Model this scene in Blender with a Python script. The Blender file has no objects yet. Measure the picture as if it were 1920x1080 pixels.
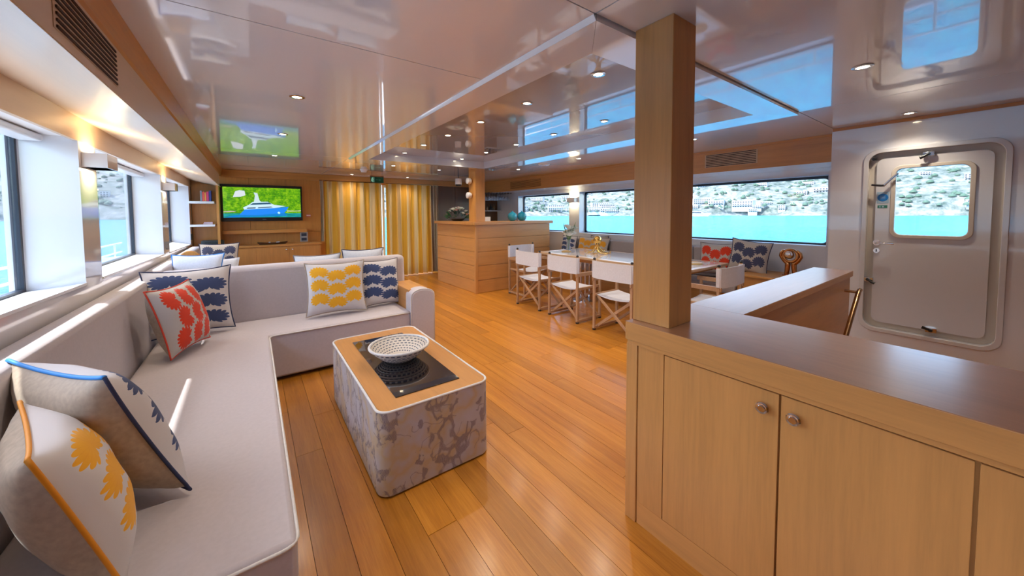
import bpy, bmesh, math, random
from mathutils import Matrix, Vector
import numpy as np
random.seed(7)
S = bpy.context.scene
COL = S.collection

# ------------------------------------------------------------------ camera
FPX = 669.63; YAW = 0.62852; PITCH = 0.04703; ROLL = 0.005346; CYP = 431.65
CH = 1.45
cd = bpy.data.cameras.new('camera'); cam = bpy.data.objects.new('camera', cd); COL.objects.link(cam)
S.camera = cam
cd.sensor_width = 36; cd.lens = FPX / 1920 * 36; cd.shift_y = -(540 - CYP) / 1920; cd.clip_start = .05; cd.clip_end = 6000
fw = Vector((math.sin(YAW) * math.cos(PITCH), math.cos(YAW) * math.cos(PITCH), -math.sin(PITCH)))
rt = Vector((math.cos(YAW), -math.sin(YAW), 0)); dn = fw.cross(rt)
r2 = rt * math.cos(ROLL) + dn * math.sin(ROLL); d2 = dn * math.cos(ROLL) - rt * math.sin(ROLL)
cam.matrix_world = Matrix(((r2.x, -d2.x, -fw.x, 0), (r2.y, -d2.y, -fw.y, 0), (r2.z, -d2.z, -fw.z, CH), (0, 0, 0, 1)))

# ------------------------------------------------------------------ world, sun, exposure
S.view_settings.view_transform = 'Standard'; S.view_settings.look = 'None'
S.view_settings.gamma = 1; S.view_settings.use_curve_mapping = False
S.view_settings.exposure = 0.98
W = bpy.data.worlds.new('sky'); S.world = W; W.use_nodes = True
wn = W.node_tree.nodes; wl = W.node_tree.links
sky = wn.new('ShaderNodeTexSky'); sky.sky_type = 'NISHITA'; sky.sun_disc = False
sky.sun_elevation = math.radians(52); sky.sun_rotation = math.radians(-66); sky.air_density = 1.0; sky.dust_density = 1.5
wl.new(sky.outputs[0], wn['Background'].inputs[0]); wn['Background'].inputs[1].default_value = 0.58
sd = bpy.data.lights.new('sun', 'SUN'); sd.energy = 5.0; sd.angle = math.radians(.6); sd.color = (1, .96, .9)
sun = bpy.data.objects.new('sun', sd); COL.objects.link(sun)
sdir = Vector((-1, .45, 1.43)).normalized()
sun.rotation_euler = sdir.to_track_quat('Z', 'Y').to_euler()

# ------------------------------------------------------------------ materials
class NT:
    def __init__(s, name):
        s.m = bpy.data.materials.new(name); s.m.use_nodes = True
        s.t = s.m.node_tree; s.p = s.t.nodes['Principled BSDF']
    def n(s, typ, **kw):
        x = s.t.nodes.new(typ)
        for k, v in kw.items(): setattr(x, k, v)
        return x
    def l(s, a, b): s.t.links.new(a, b)
    def setin(s, sock, v):
        if isinstance(v, (int, float)): sock.default_value = v
        elif isinstance(v, (tuple, list)): sock.default_value = v if len(v) == len(sock.default_value) else (*v, 1)
        else: s.l(v, sock)
    def math(s, op, a, b=0, c=None):
        x = s.n('ShaderNodeMath', operation=op); s.setin(x.inputs[0], a); s.setin(x.inputs[1], b)
        if c is not None: s.setin(x.inputs[2], c)
        return x.outputs[0]
    def mix(s, f, a, b):
        x = s.n('ShaderNodeMix', data_type='RGBA'); s.setin(x.inputs[0], f); s.setin(x.inputs[6], a); s.setin(x.inputs[7], b)
        return x.outputs[2]
    def coord(s, scale=(1, 1, 1), kind='Object', rot=(0, 0, 0)):
        c = s.n('ShaderNodeTexCoord'); mp = s.n('ShaderNodeMapping'); s.l(c.outputs[kind], mp.inputs[0])
        mp.inputs['Scale'].default_value = scale; mp.inputs['Rotation'].default_value = rot
        return mp.outputs[0]
    def noise(s, vec, scale, detail=3, rough=.5):
        x = s.n('ShaderNodeTexNoise'); s.l(vec, x.inputs['Vector']); x.inputs['Scale'].default_value = scale
        x.inputs['Detail'].default_value = detail; x.inputs['Roughness'].default_value = rough
        return x.outputs[0]
    def ramp(s, f, pts):
        x = s.n('ShaderNodeValToRGB'); s.setin(x.inputs[0], f); e = x.color_ramp.elements
        while len(e) < len(pts): e.new(.5)
        for q, (p, c) in zip(e, pts): q.position = p; q.color = (*c, 1)
        return x.outputs[0]
    def bump(s, h, strength=.2, dist=.002):
        x = s.n('ShaderNodeBump'); s.l(h, x.inputs['Height']); x.inputs['Strength'].default_value = strength; x.inputs['Distance'].default_value = dist
        s.l(x.outputs[0], s.p.inputs['Normal'])
    def P(s, **kw):
        nm = dict(col='Base Color', rough='Roughness', metal='Metallic', spec='Specular IOR Level', coat='Coat Weight', crough='Coat Roughness',
                  cior='Coat IOR', em='Emission Color', ems='Emission Strength', sheen='Sheen Weight', tr='Transmission Weight', ior='IOR', sss='Subsurface Weight', alpha='Alpha')
        for k, v in kw.items(): s.setin(s.p.inputs[nm[k]], v)
        return s
def plain(name, col, rough=.5, **kw):
    return NT(name).P(col=col, rough=rough, **kw).m
def sc(c, k): return tuple(min(1, x * k) for x in c)
def wood(name, col, axis='z', rough=.35, coat=.15, var=.16, fine=1.0, crough=.12):
    t = NT(name)
    s = {'x': (.9, 14, 14), 'y': (14, .9, 14), 'z': (14, 14, .9)}[axis]
    s = tuple(a * fine for a in s)
    v = t.coord(s)
    oi = t.n('ShaderNodeObjectInfo')
    av = t.n('ShaderNodeVectorMath', operation='ADD'); t.l(v, av.inputs[0])
    sv = t.n('ShaderNodeVectorMath', operation='SCALE'); sv.inputs[0].default_value = (31, 17, 23); t.l(oi.outputs['Random'], sv.inputs['Scale']); t.l(sv.outputs[0], av.inputs[1])
    a = t.noise(av.outputs[0], 1.3, 5, .62); b = t.noise(av.outputs[0], 6, 4, .6)
    g = t.math('ADD', t.math('MULTIPLY', a, .6), t.math('MULTIPLY', b, .4))
    c = t.ramp(g, [(.32, sc(col, 1 - var)), (.5, col), (.7, sc(col, 1 + var * .75))])
    t.P(col=c, rough=rough, coat=coat, crough=crough)
    t.bump(b, .06, .001)
    return t.m
VEN = (.56, .26, .078)
M = {}
M['veneer_z'] = wood('oak_veneer_upright', VEN, 'z')
M['veneer_x'] = wood('oak_veneer_across', VEN, 'x')
M['veneer_y'] = wood('oak_veneer_lengthwise', VEN, 'y')
M['veneer_lit'] = wood('lit_bulkhead_veneer', (.62, .42, .26), 'y', var=.05)  # veneer lightened, the cool light on the left bulkhead is in the colour
M['soffit'] = wood('glow_soffit_veneer', (.80, .62, .46), 'y', var=.03)  # lamp glow on the soffit is put into this pale colour
M['veneer_warm'] = wood('warm_veneer', (.60, .27, .065), 'x')
M['veneer_warm_y'] = wood('warm_veneer_lengthwise', (.56, .25, .06), 'y')
M['veneer_warm_z'] = wood('warm_veneer_upright', (.60, .27, .065), 'z')
M['dark_panel'] = wood('brown_wall_panel', (.16, .075, .035), 'z', rough=.45)
M['counter_top'] = wood('counter_top_veneer', (.38, .17, .08), 'y', rough=.35, coat=1, crough=.22)
M['counter_top_x'] = wood('counter_top_veneer_across', (.38, .17, .08), 'x', rough=.35, coat=1, crough=.22)
M['chair_wood'] = wood('teak_chair_wood', (.42, .24, .13), 'z', rough=.5, coat=0)
M['table_wood'] = wood('pale_table_wood', (.62, .42, .25), 'y', rough=.3, coat=.4)
def floor_mat(name):
    t = NT(name); v = t.coord((16, .8, 16)); oi = t.n('ShaderNodeObjectInfo')
    av = t.n('ShaderNodeVectorMath', operation='ADD'); t.l(v, av.inputs[0])
    sv = t.n('ShaderNodeVectorMath', operation='SCALE'); sv.inputs[0].default_value = (37, 19, 5); t.l(oi.outputs['Random'], sv.inputs['Scale']); t.l(sv.outputs[0], av.inputs[1])
    a = t.noise(av.outputs[0], 1.2, 5, .6); b = t.noise(av.outputs[0], 9, 3, .6)
    g = t.math('ADD', t.math('MULTIPLY', a, .65), t.math('MULTIPLY', b, .35))
    c1 = t.ramp(g, [(.3, (.33, .110, .010)), (.5, (.47, .178, .018)), (.72, (.60, .255, .036))])
    tone = t.math('MULTIPLY_ADD', oi.outputs['Random'], .35, .80)
    mx = t.n('ShaderNodeVectorMath', operation='SCALE'); t.l(c1, mx.inputs[0]); t.l(tone, mx.inputs['Scale'])
    t.P(col=mx.outputs[0], rough=.3, coat=.35, crough=.18); t.bump(b, .05, .001)
    return t.m
M['floor'] = floor_mat('bamboo_floor')
M['groove'] = plain('joint_shadow', (.07, .03, .012), .8)
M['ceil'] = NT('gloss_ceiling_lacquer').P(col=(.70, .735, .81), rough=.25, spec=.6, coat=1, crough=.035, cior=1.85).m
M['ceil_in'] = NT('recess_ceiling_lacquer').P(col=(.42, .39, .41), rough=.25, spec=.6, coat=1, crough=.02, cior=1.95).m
M['lacquer'] = NT('white_gloss_lacquer').P(col=(.74, .73, .76), rough=.15, coat=1, crough=.03, cior=1.5).m
M['white'] = plain('white_paint', (.80, .80, .82), .35)
M['doorwhite'] = NT('door_lacquer').P(col=(.66, .65, .67), rough=.2, coat=.8, crough=.05).m
M['cream'] = plain('cream_seal', (.62, .56, .48), .4)
M['black'] = plain('black_plastic', (.012, .012, .014), .3)
M['frame'] = plain('dark_window_frame', (.012, .018, .035), .35)
M['chrome'] = plain('chrome', (.75, .75, .77), .12, metal=1)
M['bronze'] = plain('bronze_metal', (.42, .24, .12), .22, metal=1)
M['gold'] = plain('polished_gold', (.80, .48, .13), .2, metal=1)
M['copper'] = plain('copper_metal', (.55, .25, .09), .18, metal=1)
M['glassblack'] = NT('black_glass').P(col=(.006, .006, .008), rough=.03, spec=.7, coat=1, crough=.0).m
def fabric(name, col, var=.06, scale=900, sheen=.15, rough=.85):
    t = NT(name); v = t.coord(); a = t.noise(v, 60, 2); b = t.noise(v, scale, 1)
    c = t.ramp(a, [(.3, sc(col, 1 - var)), (.7, sc(col, 1 + var))]); t.P(col=c, rough=rough, sheen=sheen); t.bump(b, .15, .001)
    return t.m
M['sofa'] = fabric('pale_grey_upholstery', (.52, .46, .47), .03, 500)
M['sofapipe'] = fabric('pale_piping', (.70, .66, .62))
M['bench'] = fabric('taupe_bench_leather', (.40, .34, .33), .04)
M['canvas'] = fabric('white_canvas', (.64, .63, .69), .04)
M['linen'] = fabric('tan_linen_backing', (.42, .33, .25), .1, 500)
M['linen_l'] = fabric('light_linen_backing', (.50, .44, .40), .1, 500)
M['linen_w'] = fabric('white_linen_backing', (.68, .70, .76), .05, 500)
M['drape'] = fabric('beige_side_drape', (.38, .31, .22), .1)
M['rug'] = fabric('blue_grey_rug', (.16, .19, .27), .25, 300)
M['pipe_navy'] = plain('navy_piping', (.02, .03, .09), .7)
M['pipe_blue'] = plain('bright_blue_piping', (.02, .22, .62), .6)
M['pipe_red'] = plain('red_piping', (.62, .05, .02), .6)
M['pipe_orange'] = plain('orange_piping', (.70, .26, .01), .6)
M['pipe_grey'] = plain('grey_piping', (.22, .19, .2), .7)
def glass():
    t = NT('window_glass'); ge = t.n('ShaderNodeNewGeometry'); fr = t.n('ShaderNodeFresnel'); t.l(t.math('MULTIPLY_ADD', ge.outputs['Backfacing'], 1 / 1.45 - 1.45, 1.45), fr.inputs[0])
    tr = t.n('ShaderNodeBsdfTransparent'); tr.inputs[0].default_value = (.93, .96, .97, 1)
    gl = t.n('ShaderNodeBsdfGlossy'); gl.inputs['Roughness'].default_value = .0
    mx = t.n('ShaderNodeMixShader'); t.l(fr.outputs[0], mx.inputs[0]); t.l(tr.outputs[0], mx.inputs[1]); t.l(gl.outputs[0], mx.inputs[2])
    t.l(mx.outputs[0], t.t.nodes['Material Output'].inputs[0]); return t.m
M['glass'] = glass()
M['clearglass'] = NT('wine_glass').P(col=(.85, .88, .95), rough=.02, tr=.85, ior=1.3).m
def emit(name, col, s):
    return NT(name).P(col=(0, 0, 0), em=col, ems=s, rough=.6).m
M['lamp'] = emit('lamp_diffuser', (1, .82, .55), 22)
M['sconce_glow'] = emit('sconce_diffuser', (1, .88, .55), 6)
def print_mat(name, base, ink, ink2, cols, rows, mar=.05, rad=.58, dark=.15, wob=.0):
    t = NT(name); uv = t.n('ShaderNodeTexCoord'); sp = t.n('ShaderNodeSeparateXYZ'); t.l(uv.outputs['UV'], sp.inputs[0])
    m = t.math
    nz = t.noise(uv.outputs['UV'], 7, 2)
    u = m('MULTIPLY', m('SUBTRACT', sp.outputs[0], mar), cols / (1 - 2 * mar)); v = m('MULTIPLY', m('SUBTRACT', sp.outputs[1], mar), (rows + .35) / (1 - 2 * mar))
    i0 = m('FLOOR', u); f0 = m('SUBTRACT', m('SUBTRACT', u, i0), .5); mask = 0; lines = 0
    for k in (-1, 1, 0):
        i = m('ADD', i0, k); fx = m('SUBTRACT', f0, k)
        par = m('MODULO', m('ABSOLUTE', i), 2)
        v2 = m('SUBTRACT', v, m('MULTIPLY', m('SUBTRACT', 1, par), .35)); j = m('FLOOR', v2); fy = m('SUBTRACT', m('SUBTRACT', v2, j), .5)
        r = m('SQRT', m('ADD', m('MULTIPLY', fx, fx), m('MULTIPLY', m('MULTIPLY', fy, fy), 1.42)))
        ang = m('ARCTAN2', fx, fy)
        sp2 = m('ABSOLUTE', m('SINE', m('MULTIPLY', ang, 8)))
        R = m('MULTIPLY', m('MULTIPLY_ADD', m('POWER', sp2, .6), .26, .74), rad)
        aa = m('ABSOLUTE', ang)
        wedge = m('MINIMUM', m('MAXIMUM', m('MULTIPLY', m('SUBTRACT', aa, 2.5), 1.6), 0), 1)
        R2 = m('MULTIPLY', R, m('SUBTRACT', 1, m('MULTIPLY', wedge, .6)))
        ok = m('MULTIPLY', m('MULTIPLY', m('GREATER_THAN', i, -.5), m('LESS_THAN', i, cols - .5)), m('MULTIPLY', m('GREATER_THAN', j, -.5), m('LESS_THAN', j, rows - .5)))
        mk = m('MULTIPLY', m('LESS_THAN', r, R2), ok)
        mask = m('MAXIMUM', mask, mk)
        lines = m('MULTIPLY', m('LESS_THAN', sp2, .25), dark)
    inkc = t.mix(t.math('ADD', lines, t.math('MULTIPLY', nz, .6)), ink, ink2)
    c = t.mix(mask, base, inkc)
    t.P(col=c, rough=.85, sheen=.1); t.bump(t.noise(t.coord(), 500, 1), .15, .001)
    return t.m
LIN = (.60, .56, .56)
M['pr_yellow'] = print_mat('yellow_flower_print', LIN, (.86, .44, .01), (.74, .30, .01), 3, 3, .07)
M['pr_yellow_big'] = print_mat('large_yellow_flower_print', LIN, (.86, .42, .01), (.72, .28, .01), 2, 3, .09, .575)
M['pr_navy'] = print_mat('navy_flower_print', LIN, (.035, .06, .16), (.05, .07, .17), 2, 3, .07, .58)
M['pr_navy3'] = print_mat('navy_wide_flower_print', (.52, .47, .43), (.045, .055, .12), (.07, .08, .15), 3, 2, .08)
M['pr_red'] = print_mat('red_flower_print', (.50, .45, .42), (.72, .045, .008), (.55, .03, .01), 3, 3, .06)
M['pr_red3'] = print_mat('red_wide_flower_print', (.50, .45, .42), (.75, .05, .01), (.6, .03, .01), 3, 2, .08)
M['pr_gold'] = print_mat('ochre_flower_print', (.50, .42, .36), (.80, .36, .02), (.66, .26, .01), 4, 2, .05)
def table_fabric():
    t = NT('blotched_floral_upholstery'); v = t.coord()
    a = t.noise(v, 5.5, 4, .55); b = t.noise(t.coord((1, 1, 1), rot=(.4, .9, 1.2)), 4.2, 3, .5)
    w = t.n('ShaderNodeTexWave'); t.l(v, w.inputs[0]); w.inputs['Scale'].default_value = 45; w.inputs['Distortion'].default_value = 9; w.inputs['Detail'].default_value = 1
    base = t.ramp(b, [(.36, (.45, .41, .46)), (.47, (.44, .38, .37)), (.55, (.47, .33, .19)), (.66, (.43, .38, .42))])
    w.inputs['Scale'].default_value = 70
    a2 = t.noise(t.coord((1.15, 1.15, .75)), 12, 2, .35)
    am = t.math('GREATER_THAN', a, .465)
    solid = t.ramp(a2, [(.50, (0, 0, 0)), (.53, (1, 1, 1)), (.60, (1, 1, 1)), (.63, (.15, .15, .15))])
    a3 = t.noise(t.coord((1, 1, 1), rot=(1, .3, .5)), 10, 2, .3)
    band = t.math('LESS_THAN', t.math('ABSOLUTE', t.math('SUBTRACT', a3, .52)), .011)
    pet = t.math('MULTIPLY', t.math('MAXIMUM', solid, t.math('MULTIPLY', band, .8)), am)
    hat = t.math('MULTIPLY_ADD', w.outputs[1], .65, .35)
    inkc = t.mix(t.noise(v, 14, 1), (.10, .075, .11), (.22, .15, .14))
    c = t.mix(t.math('MULTIPLY', pet, hat), base, inkc)
    t.P(col=c, rough=.8, sheen=.2); t.bump(w.outputs[1], .1, .001); return t.m
M['tablefab'] = table_fabric()
def curtain_mat():
    t = NT('gold_striped_drape'); uv = t.n('ShaderNodeTexCoord'); sp = t.n('ShaderNodeSeparateXYZ'); t.l(uv.outputs['UV'], sp.inputs[0])
    n1 = t.noise(t.coord((30, 1, .6), 'UV'), 1, 2)
    f = t.math('FRACT', t.math('ADD', sp.outputs[0], t.math('MULTIPLY', n1, .25)))
    c = t.ramp(f, [(.0, (.48, .215, .015)), (.44, (.56, .26, .02)), (.54, (.55, .36, .15)), (.86, (.52, .33, .13)), (.95, (.48, .215, .015))])
    tl = t.n('ShaderNodeBsdfTranslucent'); t.l(c, tl.inputs[0]); mx = t.n('ShaderNodeMixShader'); mx.inputs[0].default_value = .3
    t.P(col=c, rough=.7, sheen=.3)
    t.l(t.p.outputs[0], mx.inputs[1]); t.l(tl.outputs[0], mx.inputs[2]); t.l(mx.outputs[0], t.t.nodes['Material Output'].inputs[0]); return t.m
M['curtain'] = curtain_mat()

# ------------------------------------------------------------------ mesh builder
class B:
    def __init__(s): s.v = []; s.f = []; s.mi = []; s.uv = None
    def add(s, vs, fs, mi=0):
        k = len(s.v); s.v += [tuple(v) for v in vs]; s.f += [tuple(i + k for i in f) for f in fs]; s.mi += [mi] * len(fs); return s
    def box(s, x0, x1, y0, y1, z0, z1, mi=0):
        return s.add([(x0, y0, z0), (x1, y0, z0), (x1, y1, z0), (x0, y1, z0), (x0, y0, z1), (x1, y0, z1), (x1, y1, z1), (x0, y1, z1)],
                     [(0, 3, 2, 1), (4, 5, 6, 7), (0, 1, 5, 4), (1, 2, 6, 5), (2, 3, 7, 6), (3, 0, 4, 7)], mi)
    def hexa(s, bot, top):
        return s.add(list(bot) + list(top), [(0, 3, 2, 1), (4, 5, 6, 7), (0, 1, 5, 4), (1, 2, 6, 5), (2, 3, 7, 6), (3, 0, 4, 7)])
    def prism(s, pts, axis, a, b):
        # pts 2D in the other two axes (order x,y / x,z / y,z)
        def mk(p, t): return {'x': (t, p[0], p[1]), 'y': (p[0], t, p[1]), 'z': (p[0], p[1], t)}[axis]
        n = len(pts); vs = [mk(p, a) for p in pts] + [mk(p, b) for p in pts]
        return s.add(vs, [tuple(range(n))[::-1], tuple(range(n, 2 * n))] + [(i, (i + 1) % n, n + (i + 1) % n, n + i) for i in range(n)])
    def ring(s, out, inn, axis, a, b):
        def mk(p, t): return {'x': (t, p[0], p[1]), 'y': (p[0], t, p[1]), 'z': (p[0], p[1], t)}[axis]
        n = len(out); vs = [mk(p, a) for p in out] + [mk(p, a) for p in inn] + [mk(p, b) for p in out] + [mk(p, b) for p in inn]
        fs = []
        for i in range(n):
            j = (i + 1) % n
            fs += [(i, j, n + j, n + i), (2 * n + i, 3 * n + i, 3 * n + j, 2 * n + j), (i, 2 * n + i, 2 * n + j, j), (n + i, n + j, 3 * n + j, 3 * n + i)]
        return s.add(vs, fs)
    def cyl(s, p0, p1, r0, r1=None, n=16, cap=True):
        r1 = r0 if r1 is None else r1; p0 = Vector(p0); p1 = Vector(p1); d = (p1 - p0).normalized()
        a = d.orthogonal().normalized(); b = d.cross(a); vs = []
        for p, r in ((p0, r0), (p1, r1)):
            for i in range(n):
                t = 2 * math.pi * i / n; vs.append(p + a * math.cos(t) * r + b * math.sin(t) * r)
        fs = [(i, (i + 1) % n, n + (i + 1) % n, n + i) for i in range(n)]
        if cap: fs += [tuple(range(n))[::-1], tuple(range(n, 2 * n))]
        return s.add(vs, fs)
    def tube(s, pts, r, n=8, closed=False):
        P = [Vector(p) for p in pts]; N = len(P); k0 = len(s.v); rs = r if isinstance(r, (list, tuple)) else [r] * N
        up = None; vs = []
        for i in range(N):
            if closed: d = P[(i + 1) % N] - P[i - 1]
            else: d = P[min(i + 1, N - 1)] - P[max(i - 1, 0)]
            d.normalize()
            if up is None: up = d.orthogonal().normalized()
            up = (up - d * up.dot(d)).normalized(); b = d.cross(up)
            for j in range(n):
                t = 2 * math.pi * j / n; vs.append(P[i] + (up * math.cos(t) + b * math.sin(t)) * rs[i])
        fs = []
        for i in range(N if closed else N - 1):
            i2 = (i + 1) % N
            for j in range(n): fs.append((i * n + j, i * n + (j + 1) % n, i2 * n + (j + 1) % n, i2 * n + j))
        if not closed: fs += [tuple(range(n))[::-1], tuple(range((N - 1) * n, N * n))]
        return s.add(vs, fs)
    def lathe(s, prof, c=(0, 0, 0), n=32):
        vs = []; m = len(prof)
        for i in range(n):
            t = 2 * math.pi * i / n
            for r, z in prof: vs.append((c[0] + r * math.cos(t), c[1] + r * math.sin(t), c[2] + z))
        fs = []
        for i in range(n):
            j = (i + 1) % n
            for k in range(m - 1): fs.append((i * m + k, j * m + k, j * m + k + 1, i * m + k + 1))
        return s.add(vs, fs)
    def ball(s, c, r, n=12, sz=(1, 1, 1)):
        pr = [(r * math.sin(math.pi * k / (n // 2)) + 1e-5, -r * math.cos(math.pi * k / (n // 2))) for k in range(n // 2 + 1)]
        k = len(s.v); s.lathe(pr, (0, 0, 0), n)
        for i in range(k, len(s.v)):
            v = s.v[i]; s.v[i] = (c[0] + v[0] * sz[0], c[1] + v[1] * sz[1], c[2] + v[2] * sz[2])
        return s
    def xf(s, mat, k0=0):
        for i in range(k0, len(s.v)): s.v[i] = tuple(mat @ Vector(s.v[i]))
        return s
    def build(s, name, mat, parent=None, smooth=0, bevel=0, seg=2, stuff=False, struct=False, label=None, fixn=False, origin=None):
        me = bpy.data.meshes.new(name)
        off = Vector((0, 0, 0))
        if parent is not None:
            p = parent
            while p is not None: off += p.location; p = p.parent
        if origin: off = Vector(origin)
        vv = [(v[0] - off.x, v[1] - off.y, v[2] - off.z) for v in s.v]
        me.from_pydata(vv, [], s.f); me.validate()
        if fixn:
            bm = bmesh.new(); bm.from_mesh(me); bmesh.ops.recalc_face_normals(bm, faces=bm.faces); bm.to_mesh(me); bm.free()
        mats = mat if isinstance(mat, (list, tuple)) else [mat]
        for q in mats: me.materials.append(M[q] if isinstance(q, str) else q)
        if len(mats) > 1:
            for p_, i_ in zip(me.polygons, s.mi): p_.material_index = i_
        if smooth:
            me.polygons.foreach_set('use_smooth', [True] * len(me.polygons))
            if smooth != 180: me.set_sharp_from_angle(angle=math.radians(smooth))
        o = bpy.data.objects.new(name, me); COL.objects.link(o)
        if parent is not None: o.parent = parent
        if origin: o.location = origin
        if bevel:
            b = o.modifiers.new('bevel', 'BEVEL'); b.width = bevel; b.segments = seg; b.limit_method = 'ANGLE'; b.angle_limit = math.radians(40); b.harden_normals = False
            me.polygons.foreach_set('use_smooth', [True] * len(me.polygons)); me.set_sharp_from_angle(angle=math.radians(50))
        if stuff: o['kind'] = 'stuff'
        if struct: o['kind'] = 'structure'
        if label: o['label'] = label
        return o
def tag(o, label, cat, group=None, kind=None):
    o['label'] = label; o['category'] = cat
    if group: o['group'] = group
    if kind: o['kind'] = kind
    return o
def thing(name, label, cat, loc=(0, 0, 0), group=None):
    o = bpy.data.objects.new(name, None); o.empty_display_size = .1; COL.objects.link(o); o.location = loc
    return tag(o, label, cat, group)
def sroot(name, loc=(0, 0, 0)):
    o = bpy.data.objects.new(name, None); COL.objects.link(o); o.location = loc; o['kind'] = 'structure'; return o
def dup(o, parent=None, label=None):
    c = o.copy(); COL.objects.link(c)
    if parent is not None: c.parent = parent
    for ch in list(o.children): dup(ch, c)
    if label: c['label'] = label
    return c
def box(x0, x1, y0, y1, z0, z1): return B().box(x0, x1, y0, y1, z0, z1)
def rr(a0, a1, b0, b1, r, n=6):
    out = []
    for cx, cy, t0 in ((a1 - r, b1 - r, 0), (a0 + r, b1 - r, 90), (a0 + r, b0 + r, 180), (a1 - r, b0 + r, 270)):
        for k in range(n + 1):
            t = math.radians(t0 + 90 * k / n); out.append((cx + r * math.cos(t), cy + r * math.sin(t)))
    return out

# ------------------------------------------------------------------ dimensions
H0 = 2.28    # outer ceiling
H1 = 2.257   # dropped frame
H2 = 2.372   # recess
XL = -.85; XR = 5.60; YF = 8.40; YB = -3.2
XA = -.45    # face of the left bulkhead
XC = 5.04    # face of the right bulkhead
GL = -1.095; GR = 5.78

# ------------------------------------------------------------------ floor
fl = sroot('floor')
PW = .143
box(XL - .4, XR + .4, YB, YF + .1, -.08, -.012).build('subfloor', 'groove', fl, struct=True)
rnd = random.Random(3)
st = B()
row = 0; x = -.12
planks = []
while x < XR - .02:
    y = -.2 - rnd.random() * 1.6
    while y < YF:
        L = rnd.choice([1.5, 1.83, 1.83, 2.1])
        x1 = min(x + PW, XR); planks.append((x, x1, y, min(y + L, YF)))
        y += L
    x += PW
n = 0
for (x0, x1, y0, y1) in planks:
    b = box(x0 + .001, x1 - .001, max(y0, YB) + .001, y1 - .001, -.012, 0)
    vis = x0 < 4.0 and y1 > .2
    if vis and n < 290:
        b.build('plank', 'floor', fl, origin=None); n += 1
    else: st.box(x0 + .001, x1 - .001, y0 + .001, y1 - .001, -.012, 0)
st.box(XL, -.121, YB, YF, -.012, 0).box(-.119, XR, YB, -1.9, -.012, 0)
st.build('distant_planks', 'floor', fl, stuff=True)

# ------------------------------------------------------------------ ceiling
ce = sroot('ceiling')
g = .003
for (x0, x1, y0, y1) in [(XL - .1, 1.185, YB, -1.0), (XL - .1, 1.185, -1.0, 1.03), (XL - .1, 1.185, 1.03, 1.93), (XL - .1, 1.185, 1.93, 5.74), (XL - .1, 1.185, 5.74, YF + .1),
                         (1.185, 3.72, YB, -1.0), (1.185, 3.72, -1.0, 1.03), (1.185, 3.72, 5.74, YF + .1), (3.72, XR + .1, YB, 1.03), (3.72, XR + .1, 1.03, 5.74), (3.72, XR + .1, 5.74, YF + .1)]:
    box(x0 + g, x1 - g, y0 + g, y1 - g, H0, H0 + .02).build('ceiling_panel', 'ceil', ce)
box(XL - .3, XR + .3, YB - .1, YF + .3, H2 + .03, H2 + .1).build('deckhead', 'groove', ce)
rx0, rx1, ry0, ry1 = 1.418, 3.40, 1.255, 5.53
fx0, fx1, fy0, fy1 = 1.195, 3.715, 1.035, 5.735
for q in ([(fx0, fy0), (rx0, ry0), (rx0, ry1), (fx0, fy1)], [(fx1, fy0), (fx1, fy1), (rx1, ry1), (rx1, ry0)],
          [(fx0 + .002, fy0), (fx1 - .002, fy0), (rx1 - .001, ry0), (rx0 + .001, ry0)], [(fx0 + .002, fy1), (rx0 + .001, ry1), (rx1 - .001, ry1), (fx1 - .002, fy1)]):
    B().prism(q, 'z', H1, H2 + .02).build('recess_frame', 'ceil', ce, fixn=True)
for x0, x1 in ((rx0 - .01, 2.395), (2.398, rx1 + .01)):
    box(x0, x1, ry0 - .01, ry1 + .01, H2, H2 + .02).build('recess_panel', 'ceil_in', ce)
for (a, b_) in (((fx0 - .004, fy0, H1), (fx0 - .004, fy1, H0)),):
    B().prism([(fx0 - .016, H0 - .0005), (fx0 - .001, H0 - .0005), (fx0 - .001, H1)], 'y', fy0, fy1).build('edge_strip', plain('lit_white_edge', (.9, .9, .92), .2, coat=1), ce, fixn=True)  # slope and extra white added so the edge looks lit by the windows

# ------------------------------------------------------------------ left side
wlft = sroot('wall_left')
def zsill(y): return 1.044 - (y - 2.4) * .0150
def ztop(y): return 1.905 + (y - 2.4) * .005
bays = [(-2.9, -1.1), (-.80, 1.22), (1.22 + .0, 3.35), (3.65, 5.78), (6.14, 8.05)]
bays = [(-.82, 1.0), (1.30, 3.35), (3.65, 5.78), (6.14, 8.05)]
# lower wall and piers
B().hexa([(XL - .02, YB, 0), (XL, YB, 0), (XL, YF, 0), (XL - .02, YF, 0)], [(XL - .02, YB, zsill(YB)), (XL, YB, zsill(YB)), (XL, YF, zsill(YF)), (XL - .02, YF, zsill(YF))]).build('lower_panel', 'lacquer', wlft)
B().hexa([(XL - .02, YB, ztop(YB)), (XL, YB, ztop(YB)), (XL, YF, ztop(YF)), (XL - .02, YF, ztop(YF))], [(XL - .02, YB, 2.065), (XL, YB, 2.065), (XL, YF, 2.065), (XL - .02, YF, 2.065)]).build('upper_panel', 'veneer_lit', wlft)
edges = [YB] + [e for b in bays for e in b] + [YF]
for i in range(0, len(edges), 2):
    y0, y1 = edges[i], edges[i + 1]
    B().hexa([(GL - .05, y0, zsill(y0) - .1), (XL, y0, zsill(y0)), (XL, y1, zsill(y1)), (GL - .05, y1, zsill(y1) - .1)],
             [(GL - .05, y0, 2.06), (XL, y0, ztop(y0)), (XL, y1, ztop(y1)), (GL - .05, y1, 2.06)]).build('pier', 'lacquer', wlft)
B().box(GL - .05, XL - .02, YB, YF, 0, .925).build('hull_side', 'white', wlft)
B().box(GL - .05, XL - .02, YB, YF, 1.93, 2.1).build('window_header', 'white', wlft)
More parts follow.
